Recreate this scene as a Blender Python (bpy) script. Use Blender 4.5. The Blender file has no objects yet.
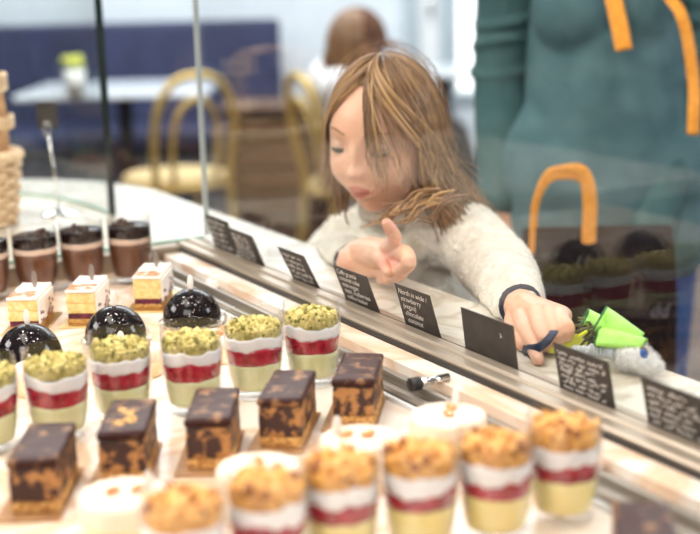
import bpy, bmesh, math, random
import numpy as np
from mathutils import Vector, Matrix, noise as mnoise
from math import sin, cos, pi, radians, sqrt, atan2
random.seed(7)
SC = bpy.context.scene
COL = SC.collection

# ---------------------------------------------------------------- camera
FPX = 1298.0; CAMH = 1.24
yaw, pitch, roll = radians(29.4), radians(12.8), radians(1.5)
CF = Vector((-cos(yaw)*cos(pitch), sin(yaw)*cos(pitch), -sin(pitch)))
R0 = CF.cross(Vector((0, 0, 1))).normalized()
U0 = R0.cross(CF)
CR = (R0*cos(roll) - U0*sin(roll)).normalized()
CU = CR.cross(CF)
CC = Vector((0, 0, CAMH))
FH = Vector((CF.x, CF.y, 0)).normalized()
cam = bpy.data.cameras.new('camera')
cam.sensor_width = 36.0
cam.lens = FPX/700*36.0
cam.clip_start = 0.05
cam.dof.use_dof = True
cam.dof.focus_distance = 1.44
cam.dof.aperture_fstop = 3.3
camo = bpy.data.objects.new('camera', cam)
M3 = Matrix((CR, CU, -CF)).transposed()
camo.matrix_world = Matrix.Translation(CC) @ M3.to_4x4()
COL.objects.link(camo)
SC.camera = camo

# ---------------------------------------------------------------- light
w = bpy.data.worlds.new('daylight'); SC.world = w
w.use_nodes = True
bg = w.node_tree.nodes['Background']
_N, _L = w.node_tree.nodes, w.node_tree.links          # bright ceiling overhead, bright street beyond the window, dim shop elsewhere
_tc = _N.new('ShaderNodeTexCoord')
_sx = _N.new('ShaderNodeSeparateXYZ'); _L.new(_tc.outputs['Generated'], _sx.inputs[0])
_up = _N.new('ShaderNodeMapRange'); _up.interpolation_type = 'SMOOTHSTEP'
_up.inputs['From Min'].default_value = 0.05; _up.inputs['From Max'].default_value = 0.75
_up.inputs['To Min'].default_value = 0.10; _up.inputs['To Max'].default_value = 0.34
_L.new(_sx.outputs[2], _up.inputs['Value'])
_dt = _N.new('ShaderNodeVectorMath'); _dt.operation = 'DOT_PRODUCT'
_L.new(_tc.outputs['Generated'], _dt.inputs[0]); _dt.inputs[1].default_value = (FH.x*0.96+R0.x*0.1, FH.y*0.96+R0.y*0.1, 0.1)
_st = _N.new('ShaderNodeMapRange'); _st.interpolation_type = 'SMOOTHSTEP'
_st.inputs['From Min'].default_value = 0.55; _st.inputs['From Max'].default_value = 0.95
_st.inputs['To Min'].default_value = 0.0; _st.inputs['To Max'].default_value = 2.6
_L.new(_dt.outputs['Value'], _st.inputs['Value'])
_ad = _N.new('ShaderNodeMath'); _ad.operation = 'ADD'
_L.new(_up.outputs[0], _ad.inputs[0]); _L.new(_st.outputs[0], _ad.inputs[1])
_L.new(_ad.outputs[0], bg.inputs[1])
bg.inputs[0].default_value = (0.98, 0.985, 1.0, 1)
SC.view_settings.view_transform = 'Standard'
SC.view_settings.look = 'None'
SC.view_settings.exposure = 0.10
SC.view_settings.gamma = 1.0
SC.view_settings.use_curve_mapping = False

def area(name, loc, target, sx, sy, power, color):
    l = bpy.data.lights.new(name, 'AREA'); l.shape = 'RECTANGLE'
    l.size = sx; l.size_y = sy; l.energy = power; l.color = color
    o = bpy.data.objects.new(name, l); COL.objects.link(o)
    o.location = loc
    o.rotation_euler = (Vector(target)-Vector(loc)).to_track_quat('-Z', 'Y').to_euler()
    return o
area('counter_overhead_fill', (-1.3, -0.1, 2.7), (-1.2, 0.5, 0.8), 1.3, 0.6, 20, (1.0, 0.93, 0.84))  # added area light over the counter, gives highlights on glass and domes
area('shop_window_light', (0.6, 3.6, 2.2), (-1.3, 0.7, 0.9), 0.9, 1.3, 62, (0.90, 0.95, 1.0))
area('staff_window_light', (-2.8, -2.0, 2.4), (-1.6, 0.9, 1.0), 1.4, 0.8, 56, (1.0, 0.97, 0.93))
area('staff_side_fill', (0.2, -0.9, 2.3), (-1.1, 0.6, 0.85), 1.4, 0.9, 30, (1.0, 0.95, 0.88))  # added frontal fill from the camera side for cups and child
area('back_wall_fill', tuple(FH*5.2+R0*-0.4+Vector((0, 0, 2.7))), tuple(FH*5.9+R0*-0.4), 4.5, 2.2, 205, (0.94, 0.97, 1.0))  # added fill, unseen, brightens the wall behind the shop
def spot_lamp(x, y):
    l = bpy.data.lights.new('ceiling_spot', 'AREA'); l.shape = 'DISK'; l.size = 0.10; l.energy = 5.0; l.color = (1.0, 0.93, 0.85)
    o = bpy.data.objects.new('ceiling_spot', l); COL.objects.link(o); o.location = (x, y, 2.65)
for _x, _y in ((-2.3, 0.2), (-1.7, 0.75), (-1.1, 0.1), (-0.5, 0.7), (-1.6, -0.5), (-0.8, 1.2)): spot_lamp(_x, _y)

# ---------------------------------------------------------------- pixel helpers (rays met with real planes)
def ray(px, py): return CF + CR*((px-350)/FPX) - CU*((py-267)/FPX)
def PZ(px, py, z):
    d = ray(px, py); return CC + d*((z-CAMH)/d.z)
def PY(px, py, y):
    d = ray(px, py); return CC + d*(y/d.y)
def PD(px, py, dep): return CC + ray(px, py)*dep
def floor_at(px, dep):
    p = PD(px, 0, dep); return Vector((p.x, p.y, 0))
def height_at(px, py, dep): return PD(px, py, dep).z

# ---------------------------------------------------------------- materials
def new_mat(name):
    m = bpy.data.materials.new(name); m.use_nodes = True
    nt = m.node_tree
    return m, nt, nt.nodes['Principled BSDF'], nt.nodes['Material Output']
def c4(c): return (c[0], c[1], c[2], 1)
def pbr(name, c1, c2=None, scale=30, rough=0.5, metal=0.0, bump=0.0, bscale=None, coat=0.0,
        lo=0.4, hi=0.6, detail=4, sss=0.0, sssr=0.01, kind='noise', sheen=0.0, spec=0.5, stretch=None):
    m, nt, b, out = new_mat(name)
    N, L = nt.nodes, nt.links
    b.inputs['Base Color'].default_value = c4(c1)
    b.inputs['Roughness'].default_value = rough
    b.inputs['Metallic'].default_value = metal
    b.inputs['Coat Weight'].default_value = coat
    b.inputs['Coat Roughness'].default_value = 0.05
    b.inputs['Specular IOR Level'].default_value = spec
    if sss:
        b.inputs['Subsurface Weight'].default_value = sss
        b.inputs['Subsurface Radius'].default_value = (1.0, 0.45, 0.3)
        b.inputs['Subsurface Scale'].default_value = sssr
    if sheen:
        b.inputs['Sheen Weight'].default_value = sheen
    tc = N.new('ShaderNodeTexCoord'); src = tc.outputs['Object']
    oi = N.new('ShaderNodeObjectInfo'); va = N.new('ShaderNodeVectorMath'); va.operation = 'MULTIPLY_ADD'
    cb = N.new('ShaderNodeCombineXYZ')
    for q_ in range(3): L.new(oi.outputs['Random'], cb.inputs[q_])
    L.new(cb.outputs[0], va.inputs[0]); va.inputs[1].default_value = (3.1, 7.7, 5.3); L.new(src, va.inputs[2]); src = va.outputs[0]
    if stretch:
        mp = N.new('ShaderNodeMapping'); mp.inputs['Scale'].default_value = stretch
        L.new(src, mp.inputs[0]); src = mp.outputs[0]
    if c2 is not None:
        if kind == 'voronoi':
            t = N.new('ShaderNodeTexVoronoi'); t.inputs['Scale'].default_value = scale
            L.new(src, t.inputs['Vector']); o = t.outputs['Color']
            sp = N.new('ShaderNodeSeparateColor'); L.new(o, sp.inputs[0]); o = sp.outputs[0]
        else:
            t = N.new('ShaderNodeTexNoise'); t.inputs['Scale'].default_value = scale
            t.inputs['Detail'].default_value = detail
            L.new(src, t.inputs['Vector']); o = t.outputs['Fac']
        r = N.new('ShaderNodeValToRGB')
        r.color_ramp.elements[0].position = lo; r.color_ramp.elements[0].color = c4(c1)
        r.color_ramp.elements[1].position = hi; r.color_ramp.elements[1].color = c4(c2)
        L.new(o, r.inputs[0]); L.new(r.outputs[0], b.inputs['Base Color'])
    if bump:
        t2 = N.new('ShaderNodeTexNoise'); t2.inputs['Scale'].default_value = bscale or scale
        t2.inputs['Detail'].default_value = 5
        L.new(src, t2.inputs['Vector'])
        bp = N.new('ShaderNodeBump'); bp.inputs['Strength'].default_value = bump
        bp.inputs['Distance'].default_value = 0.004
        L.new(t2.outputs['Fac'], bp.inputs['Height']); L.new(bp.outputs[0], b.inputs['Normal'])
    return m
def glass_mat(name, tint=(1, 1, 1), rough=0.0, ior=1.5):
    m = bpy.data.materials.new(name); m.use_nodes = True
    nt = m.node_tree; N, L = nt.nodes, nt.links
    N.remove(N['Principled BSDF'])
    out = N['Material Output']
    tr = N.new('ShaderNodeBsdfTransparent'); tr.inputs[0].default_value = c4(tint)
    gl = N.new('ShaderNodeBsdfGlossy'); gl.inputs['Roughness'].default_value = rough
    geo = N.new('ShaderNodeNewGeometry')
    mm = N.new('ShaderNodeMapRange')               # same reflectance on both faces of the sheet
    mm.inputs['To Min'].default_value = ior; mm.inputs['To Max'].default_value = 1/ior
    L.new(geo.outputs['Backfacing'], mm.inputs['Value'])
    fr = N.new('ShaderNodeFresnel'); L.new(mm.outputs[0], fr.inputs['IOR'])
    mx = N.new('ShaderNodeMixShader')
    L.new(fr.outputs[0], mx.inputs[0]); L.new(tr.outputs[0], mx.inputs[1]); L.new(gl.outputs[0], mx.inputs[2])
    L.new(mx.outputs[0], out.inputs['Surface'])
    return m
def marble_mat(name, base, vein, scale=3.0, rough=0.15, lo=0.47, hi=0.53, amount=1.0):
    m, nt, b, out = new_mat(name); N, L = nt.nodes, nt.links
    b.inputs['Roughness'].default_value = rough
    tc = N.new('ShaderNodeTexCoord')
    n1 = N.new('ShaderNodeTexNoise'); n1.inputs['Scale'].default_value = scale; n1.inputs['Detail'].default_value = 8
    n1.inputs['Distortion'].default_value = 1.4
    L.new(tc.outputs['Object'], n1.inputs['Vector'])
    r = N.new('ShaderNodeValToRGB'); e = r.color_ramp.elements
    e[0].position = lo; e[0].color = c4(base); e[1].position = hi; e[1].color = c4(base)
    k = e.new((lo+hi)/2); k.color = c4(vein)
    L.new(n1.outputs['Fac'], r.inputs[0]); L.new(r.outputs[0], b.inputs['Base Color'])
    return m
def speckle_mat(name, base, dot, scale, size, rough, coat=0.0):
    m, nt, b, out = new_mat(name); N, L = nt.nodes, nt.links
    b.inputs['Roughness'].default_value = rough; b.inputs['Coat Weight'].default_value = coat
    b.inputs['Coat Roughness'].default_value = 0.03
    tc = N.new('ShaderNodeTexCoord')
    v = N.new('ShaderNodeTexVoronoi'); v.inputs['Scale'].default_value = scale
    L.new(tc.outputs['Object'], v.inputs['Vector'])
    sp = N.new('ShaderNodeSeparateColor'); L.new(v.outputs['Color'], sp.inputs[0])
    mr = N.new('ShaderNodeMath'); mr.operation = 'MULTIPLY'; L.new(sp.outputs[0], mr.inputs[0]); mr.inputs[1].default_value = size
    lt = N.new('ShaderNodeMath'); lt.operation = 'LESS_THAN'; L.new(v.outputs['Distance'], lt.inputs[0]); L.new(mr.outputs[0], lt.inputs[1])
    mx = N.new('ShaderNodeMix'); mx.data_type = 'RGBA'
    L.new(lt.outputs[0], mx.inputs[0]); mx.inputs[6].default_value = c4(base); mx.inputs[7].default_value = c4(dot)
    L.new(mx.outputs[2], b.inputs['Base Color'])
    return m
def plank_mat(name, c1, c2, axis='Z', freq=8, rough=0.5):
    m, nt, b, out = new_mat(name); N, L = nt.nodes, nt.links
    b.inputs['Roughness'].default_value = rough
    tc = N.new('ShaderNodeTexCoord')
    wv = N.new('ShaderNodeTexWave'); wv.wave_type = 'BANDS'; wv.bands_direction = axis
    wv.inputs['Scale'].default_value = freq; wv.inputs['Distortion'].default_value = 1.5; wv.inputs['Detail'].default_value = 3
    L.new(tc.outputs['Object'], wv.inputs['Vector'])
    r = N.new('ShaderNodeValToRGB'); r.color_ramp.elements[0].color = c4(c1); r.color_ramp.elements[1].color = c4(c2)
    L.new(wv.outputs['Fac'], r.inputs[0]); L.new(r.outputs[0], b.inputs['Base Color'])
    return m
def tile_mat(name, c, grout, sx, sy, rough=0.3):
    m, nt, b, out = new_mat(name); N, L = nt.nodes, nt.links
    b.inputs['Roughness'].default_value = rough
    tc = N.new('ShaderNodeTexCoord')
    sx_ = N.new('ShaderNodeSeparateXYZ'); L.new(tc.outputs['Object'], sx_.inputs[0])
    cm = N.new('ShaderNodeCombineXYZ'); L.new(sx_.outputs[0], cm.inputs[0]); L.new(sx_.outputs[2], cm.inputs[1])
    br = N.new('ShaderNodeTexBrick'); L.new(cm.outputs[0], br.inputs['Vector'])
    br.inputs['Color1'].default_value = c4(c); br.inputs['Color2'].default_value = c4([x*0.97 for x in c]); br.inputs['Mortar'].default_value = c4(grout)
    br.inputs['Scale'].default_value = 1.0; br.inputs['Brick Width'].default_value = sx; br.inputs['Row Height'].default_value = sy
    br.inputs['Mortar Size'].default_value = 0.006
    L.new(br.outputs['Color'], b.inputs['Base Color'])
    return m

MT = {}
MT['marble'] = marble_mat('cream_marble', (0.86, 0.78, 0.70), (0.72, 0.50, 0.34), 5, 0.18, 0.40, 0.60)
MT['ledge'] = marble_mat('white_marble', (0.78, 0.725, 0.64), (0.60, 0.52, 0.41), 7, 0.18, 0.43, 0.57)
MT['steel'] = pbr('brushed_steel', (0.32, 0.285, 0.245), (0.42, 0.38, 0.33), 8, 0.42, 0.7, stretch=(1, 40, 40))
MT['steel_warm'] = pbr('satin_steel_rail', (0.34, 0.275, 0.21), (0.44, 0.37, 0.29), 8, 0.40, 0.65, stretch=(1, 60, 60))
MT['seal'] = pbr('black_rubber', (0.015, 0.013, 0.012), rough=0.5)
MT['chrome'] = pbr('chrome', (0.8, 0.79, 0.77), rough=0.12, metal=1.0)
MT['pane'] = glass_mat('clear_pane', (0.97, 0.982, 0.975), 0.0, 1.43)
MT['cupglass'] = glass_mat('clear_cup_glass', (0.985, 0.985, 0.985), 0.0, 1.42)
MT['pane_edge'] = pbr('dark_glass_edge', (0.012, 0.022, 0.022), rough=0.15)
MT['pane_green'] = pbr('green_glass_edge', (0.30, 0.48, 0.38), rough=0.1)
MT['white_edge'] = pbr('polished_glass_edge', (0.40, 0.43, 0.43), rough=0.3)
MT['case_panel'] = pbr('case_panel_paint', (0.20, 0.17, 0.15), rough=0.6)
MT['pist_custard'] = pbr('pistachio_custard', (0.70, 0.68, 0.34), (0.75, 0.73, 0.42), 60, 0.45, sss=0.2, sssr=0.004)
MT['yel_custard'] = pbr('vanilla_custard', (0.93, 0.74, 0.27), (0.95, 0.80, 0.36), 60, 0.45, sss=0.2, sssr=0.004)
MT['raspberry'] = pbr('raspberry_jelly', (0.30, 0.005, 0.022), (0.52, 0.028, 0.055), 120, 0.22, bump=0.3, bscale=260, coat=0.3)
MT['cream'] = pbr('whipped_cream', (0.96, 0.91, 0.89), rough=0.5, sss=0.2, sssr=0.004)
MT['pist_light'] = pbr('pale_pistachio_crumb', (0.78, 0.66, 0.26), rough=0.8)
MT['pist_dark'] = pbr('dark_pistachio_crumb', (0.20, 0.18, 0.035), rough=0.8)
MT['car_light'] = pbr('pale_caramel_crumb', (0.86, 0.50, 0.17), rough=0.6)
MT['car_dark'] = pbr('dark_caramel_crumb', (0.30, 0.10, 0.025), rough=0.6)
MT['pist_crumb'] = pbr('pistachio_crumbs', (0.38, 0.31, 0.075), (0.62, 0.51, 0.18), 110, 0.75, lo=0.38, hi=0.62, bump=0.4, bscale=500)
MT['car_crumb'] = pbr('caramel_crumbs', (0.50, 0.19, 0.035), (0.80, 0.40, 0.09), 110, 0.6, lo=0.36, hi=0.6, bump=0.4, bscale=500)
MT['choc_mousse'] = pbr('chocolate_mousse', (0.120, 0.040, 0.017), (0.155, 0.055, 0.024), 90, 0.45)
MT['choc_cream'] = pbr('pale_mocha_cream', (0.82, 0.62, 0.50), rough=0.5)
MT['ganache'] = pbr('dark_ganache', (0.010, 0.004, 0.004), (0.022, 0.008, 0.006), 200, 0.25, coat=0.2, spec=0.3, bump=0.2, bscale=200)
MT['choc_crumb'] = pbr('cocoa_crumbs', (0.03, 0.014, 0.009), (0.11, 0.055, 0.034), 300, 0.8)
MT['dome'] = speckle_mat('black_mirror_glaze', (0.008, 0.005, 0.006), (0.62, 0.44, 0.44), 290, 0.185, 0.10, 0.0)
MT['dome'].node_tree.nodes['Principled BSDF'].inputs['Specular IOR Level'].default_value = 0.28
MT['gold_board'] = pbr('gold_foil_card', (0.62, 0.42, 0.16), (0.75, 0.54, 0.24), 40, 0.3, 0.9)
MT['silver_foil'] = pbr('silver_foil', (0.75, 0.68, 0.55), rough=0.2, metal=1.0, bump=0.8, bscale=150)
MT['tan_board'] = pbr('brown_card_board', (0.30, 0.15, 0.06), (0.42, 0.23, 0.10), 40, 0.4)
MT['wchoc'] = pbr('white_chocolate', (0.88, 0.80, 0.74), rough=0.35)
MT['tagmetal'] = pbr('grey_marker_tag', (0.32, 0.27, 0.24), rough=0.3, metal=0.5)
MT['sponge'] = pbr('yellow_sponge', (0.88, 0.60, 0.20), (0.95, 0.74, 0.36), 160, 0.75, bump=0.5, bscale=400)
MT['whitecream'] = pbr('cheese_cream_top', (0.93, 0.85, 0.78), rough=0.45)
MT['blueberry'] = pbr('berry_layer', (0.05, 0.004, 0.025), (0.22, 0.012, 0.06), 200, 0.3, bump=0.5, bscale=200)
MT['biscuit'] = pbr('biscuit_base', (0.42, 0.19, 0.05), (0.72, 0.42, 0.14), 220, 0.8, bump=0.6, bscale=400)
MT['cocoa'] = pbr('cocoa_dusted_cream', (0.42, 0.17, 0.06), (0.90, 0.80, 0.70), 120, 0.8, lo=0.46, hi=0.66)
MT['brown_top'] = pbr('marbled_chocolate', (0.040, 0.012, 0.010), (0.36, 0.18, 0.08), 70, 0.42, lo=0.54, hi=0.72, detail=3, spec=0.18, bump=0.3, bscale=60)
MT['brown_side'] = pbr('fudge_with_nuts', (0.040, 0.011, 0.008), (0.44, 0.20, 0.06), 95, 0.45, lo=0.48, hi=0.60, detail=2, bump=0.5, bscale=160)
MT['tart'] = pbr('cream_mousse_cake', (0.88, 0.68, 0.51), (0.92, 0.75, 0.60), 40, 0.4, sss=0.15, sssr=0.004)
MT['tart_edge'] = pbr('amber_cake_side', (0.92, 0.62, 0.34), (0.95, 0.74, 0.50), 40, 0.45)
MT['apricot'] = pbr('apricot_piece', (0.70, 0.20, 0.06), (0.85, 0.36, 0.12), 150, 0.3, coat=0.5)
MT['card'] = pbr('blackboard_card', (0.030, 0.024, 0.020), (0.042, 0.034, 0.028), 60, 0.55)
MT['chalk'] = pbr('white_chalk', (0.80, 0.74, 0.68), rough=0.9)
MT['skin'] = pbr('fair_skin', (0.80, 0.435, 0.295), (0.84, 0.485, 0.345), 20, 0.42, sss=0.25, sssr=0.012)
MT['skin_pink'] = pbr('fair_fingers', (0.82, 0.42, 0.33), (0.76, 0.38, 0.27), 25, 0.42, sss=0.25, sssr=0.010)
MT['lips'] = pbr('pink_lips', (0.62, 0.235, 0.19), rough=0.32)
MT['eyewhite'] = pbr('eye_white', (0.75, 0.70, 0.66), rough=0.12)
MT['iris'] = pbr('brown_iris', (0.035, 0.018, 0.010), rough=0.08)
MT['lash'] = pbr('dark_lashes', (0.05, 0.025, 0.015), rough=0.6)
MT['brow'] = pbr('light_brown_brow', (0.30, 0.15, 0.075), rough=0.7)
MT['hair_a'] = pbr('brown_hair', (0.19, 0.095, 0.044), rough=0.36)
MT['hair_b'] = pbr('golden_brown_hair', (0.32, 0.17, 0.078), rough=0.34)
MT['hair_c'] = pbr('blonde_hair', (0.55, 0.32, 0.14), rough=0.32)
MT['wool'] = pbr('cream_wool', (0.70, 0.63, 0.53), (0.82, 0.76, 0.67), 55, 0.95, bump=1.0, bscale=170, sheen=0.4)
MT['navy_cuff'] = pbr('navy_cuff', (0.015, 0.02, 0.045), rough=0.8)
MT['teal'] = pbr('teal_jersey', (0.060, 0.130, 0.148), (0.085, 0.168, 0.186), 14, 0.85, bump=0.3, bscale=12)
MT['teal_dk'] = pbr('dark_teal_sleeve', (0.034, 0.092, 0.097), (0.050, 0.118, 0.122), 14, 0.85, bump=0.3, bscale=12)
MT['jeans'] = pbr('blue_jeans', (0.03, 0.075, 0.20), (0.05, 0.11, 0.28), 60, 0.85)
MT['orange'] = pbr('orange_webbing', (0.92, 0.36, 0.03), (0.80, 0.29, 0.02), 90, 0.6)
MT['bag'] = pbr('black_brown_bag', (0.006, 0.004, 0.005), (0.012, 0.008, 0.009), 30, 0.8, spec=0.1, bump=0.3, bscale=60)
MT['dd_mark'] = pbr('grey_dd_mark', (0.16, 0.145, 0.16), rough=0.7)
MT['lime'] = pbr('lime_satin', (0.33, 0.75, 0.08), (0.48, 0.85, 0.18), 40, 0.45)
MT['dkgreen'] = pbr('dark_green_stitch', (0.03, 0.16, 0.05), rough=0.8)
MT['tulle'] = pbr('dark_tulle', (0.05, 0.055, 0.02), (0.16, 0.17, 0.05), 120, 0.9)
MT['yellow'] = pbr('neon_yellow_felt', (0.78, 0.80, 0.03), rough=0.7)
MT['plush'] = pbr('grey_white_plush', (0.70, 0.67, 0.65), (0.88, 0.86, 0.84), 80, 0.95, bump=1.0, bscale=300)
MT['greycord'] = pbr('grey_cord', (0.42, 0.43, 0.44), rough=0.7)
MT['blue_eye'] = pbr('blue_toy_eye', (0.02, 0.10, 0.38), rough=0.08, coat=1.0)
MT['strap'] = pbr('navy_strap', (0.012, 0.02, 0.05), (0.02, 0.035, 0.08), 90, 0.5)
MT['wicker'] = pbr('honey_wicker', (0.62, 0.40, 0.21), (0.84, 0.64, 0.42), 60, 0.55, lo=0.3, hi=0.7)
MT['cane'] = pbr('brown_cane', (0.36, 0.19, 0.085), (0.55, 0.33, 0.16), 40, 0.5)
MT['gold'] = pbr('gold_paint', (0.52, 0.36, 0.11), rough=0.4, metal=0.5)
MT['seat'] = pbr('straw_seat', (0.46, 0.33, 0.15), (0.54, 0.41, 0.21), 60, 0.8)
MT['navy'] = pbr('navy_upholstery', (0.020, 0.026, 0.072), (0.028, 0.036, 0.098), 6, 0.6)
MT['woodbox'] = plank_mat('brown_planks', (0.055, 0.026, 0.014), (0.115, 0.056, 0.029), 'Z', 9)
MT['darkwood'] = plank_mat('dark_shelf_wood', (0.028, 0.013, 0.007), (0.050, 0.024, 0.013), 'Z', 6, 0.55)
MT['lightwood'] = plank_mat('oak_shelf_wood', (0.13, 0.065, 0.030), (0.20, 0.11, 0.055), 'X', 12, 0.5)
MT['floor'] = plank_mat('floor_boards', (0.075, 0.045, 0.030), (0.115, 0.072, 0.048), 'X', 3, 0.4)
MT['walltile'] = tile_mat('pale_wall_tiles', (0.74, 0.80, 0.86), (0.62, 0.70, 0.76), 0.30, 0.15)
MT['wallwhite'] = pbr('white_paint', (0.78, 0.80, 0.82), rough=0.7)
MT['greytrim'] = pbr('grey_frame', (0.42, 0.49, 0.54), rough=0.5)
MT['tabletop'] = marble_mat('pale_table_marble', (0.74, 0.78, 0.83), (0.55, 0.60, 0.66), 4, 0.15)
MT['black_iron'] = pbr('black_iron', (0.015, 0.015, 0.018), rough=0.5)
MT['ceramic'] = pbr('cream_ceramic', (0.85, 0.84, 0.80), rough=0.2)
MT['flower'] = pbr('yellow_green_petals', (0.50, 0.60, 0.08), (0.80, 0.75, 0.18), 60, 0.7)
MT['cap'] = pbr('brown_felt_cap', (0.11, 0.045, 0.022), rough=0.9)
MT['shirt'] = pbr('white_shirt', (0.80, 0.80, 0.82), rough=0.85)
MT['trouser'] = pbr('dark_trousers', (0.03, 0.025, 0.025), rough=0.9)
MT['paper'] = pbr('white_boxes', (0.42, 0.40, 0.37), rough=0.7)

# ---------------------------------------------------------------- mesh helpers
def link_mesh(name, verts, faces, mats, parent=None, smooth=True, fmat=None, loc=None):
    me = bpy.data.meshes.new(name)
    me.from_pydata([tuple(v) for v in verts], [], faces)
    if not isinstance(mats, (list, tuple)): mats = [mats]
    for m in mats: me.materials.append(m)
    if fmat: me.polygons.foreach_set('material_index', fmat)
    me.polygons.foreach_set('use_smooth', [smooth]*len(me.polygons))
    me.update()
    o = bpy.data.objects.new(name, me); COL.objects.link(o)
    if parent is not None: o.parent = parent
    if loc is not None: o.location = loc
    return o
class MB:
    def __init__(s): s.v = []; s.f = []; s.m = []
    def add(s, V, F, mi=0):
        n = len(s.v); s.v += [Vector(x) for x in V]; s.f += [tuple(i+n for i in f) for f in F]; s.m += [mi]*len(F); return s
    def box(s, x0, x1, y0, y1, z0, z1, mi=0, mat=None):
        V = [Vector((x, y, z)) for z in (z0, z1) for y in (y0, y1) for x in (x0, x1)]
        if mat is not None: V = [mat @ v for v in V]
        return s.add(V, [(0, 2, 3, 1), (4, 5, 7, 6), (0, 1, 5, 4), (1, 3, 7, 5), (3, 2, 6, 7), (2, 0, 4, 6)], mi)
    def tube(s, pts, rad, n=8, mi=0, flat=1.0, cap=True, closed=False, up=None):
        pts = [Vector(p) for p in pts]; k = len(pts)
        if not hasattr(rad, '__len__'): rad = [rad]*k
        V = []; F = []
        prev = None
        for i in range(k):
            if closed: t = pts[(i+1) % k]-pts[i-1]
            else: t = pts[min(i+1, k-1)]-pts[max(i-1, 0)]
            if t.length < 1e-9: t = Vector((0, 0, 1))
            t.normalize()
            if prev is None:
                a = up if up is not None else (Vector((0, 0, 1)) if abs(t.z) < 0.9 else Vector((1, 0, 0)))
                u = (a - t*a.dot(t)).normalized()
            else:
                u = (prev - t*prev.dot(t))
                u = u.normalized() if u.length > 1e-6 else prev
            prev = u; v = t.cross(u)
            for j in range(n):
                th = 2*pi*j/n
                V.append(pts[i] + u*(cos(th)*rad[i]*flat) + v*(sin(th)*rad[i]))
        R = k if closed else k-1
        for i in range(R):
            for j in range(n):
                F.append((i*n+j, i*n+(j+1) % n, ((i+1) % k)*n+(j+1) % n, ((i+1) % k)*n+j))
        if cap and not closed:
            F.append(tuple(range(n-1, -1, -1))); F.append(tuple((k-1)*n+j for j in range(n)))
        return s.add(V, F, mi)
    def capsule(s, pts, rad, n=14, sub=4, mi=0):
        """smooth tapered limb with round ends"""
        P = []; Rr = []
        pts = [Vector(p) for p in pts]
        t0 = (pts[0]-pts[1]).normalized(); t1 = (pts[-1]-pts[-2]).normalized()
        for a in (80, 55, 30): P.append(pts[0]+t0*rad[0]*sin(radians(a))); Rr.append(rad[0]*cos(radians(a)))
        for i in range(len(pts)-1):
            for q in range(sub):
                f = q/sub
                P.append(catmull(pts, i, f)); Rr.append(rad[i]*(1-f)+rad[i+1]*f)
        P.append(pts[-1]); Rr.append(rad[-1])
        for a in (30, 55, 80): P.append(pts[-1]+t1*rad[-1]*sin(radians(a))); Rr.append(rad[-1]*cos(radians(a)))
        return s.tube(P, Rr, n, mi)
    def ball(s, c, r, nu=16, nv=10, mi=0, fn=None):
        if not hasattr(r, '__len__'): r = (r, r, r)
        V = []; F = []
        for i in range(nv+1):
            th = pi*i/nv
            for j in range(nu):
                ph = 2*pi*j/nu
                p = Vector((sin(th)*cos(ph), sin(th)*sin(ph), cos(th)))
                if fn: p = fn(p)
                V.append(Vector((c[0]+p.x*r[0], c[1]+p.y*r[1], c[2]+p.z*r[2])))
        for i in range(nv):
            for j in range(nu):
                F.append((i*nu+j, (i+1)*nu+j, (i+1)*nu+(j+1) % nu, i*nu+(j+1) % nu))
        return s.add(V, F, mi)
    def lathe(s, prof, n=40, mi=0, wob=None):
        V = []; F = []; k = len(prof)
        for i, (r, z) in enumerate(prof):
            for j in range(n):
                th = 2*pi*j/n
                V.append(Vector((r*cos(th), r*sin(th), z + (wob(i, th) if wob else 0))))
        for i in range(k-1):
            for j in range(n):
                F.append((i*n+j, i*n+(j+1) % n, (i+1)*n+(j+1) % n, (i+1)*n+j))
        return s.add(V, F, mi)
    def prism(s, poly, z0, z1, mi=0):
        n = len(poly)
        V = [Vector((p[0], p[1], z0)) for p in poly]+[Vector((p[0], p[1], z1)) for p in poly]
        F = [tuple(range(n-1, -1, -1)), tuple(range(n, 2*n))]+[(i, (i+1) % n, n+(i+1) % n, n+i) for i in range(n)]
        return s.add(V, F, mi)
    def xf(s, M):
        s.v = [M @ v for v in s.v]; return s
    def obj(s, name, mats, parent=None, smooth=True, loc=None):
        return link_mesh(name, s.v, s.f, mats, parent, smooth, s.m, loc)
def catmull(p, i, f):
    a = p[max(i-1, 0)]; b = p[i]; c = p[i+1]; d = p[min(i+2, len(p)-1)]
    return 0.5*((2*b)+(c-a)*f+(2*a-5*b+4*c-d)*f*f+(3*b-a-3*c+d)*f**3)
def spline(pts, n=8, closed=False):
    pts = [Vector(p) for p in pts]; out = []
    if closed:
        k = len(pts)
        for i in range(k):
            q = [pts[(i-1) % k], pts[i], pts[(i+1) % k], pts[(i+2) % k]]
            for j in range(n): out.append(catmull(q, 1, j/n))
        return out
    for i in range(len(pts)-1):
        for j in range(n): out.append(catmull(pts, i, j/n))
    return out+[pts[-1]]
def bevel(o, wd=0.002, seg=2):
    m = o.modifiers.new('bevel', 'BEVEL'); m.width = wd; m.segments = seg; m.limit_method = 'ANGLE'
    return o
def flat(o):
    o.data.polygons.foreach_set('use_smooth', [False]*len(o.data.polygons)); return o
def smooth_angle(o, ang=40):
    me = o.data
    bm = bmesh.new(); bm.from_mesh(me)
    for e in bm.edges:
        if len(e.link_faces) == 2 and e.calc_face_angle(0) > radians(ang): e.smooth = False
    bm.to_mesh(me); bm.free(); return o
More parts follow.
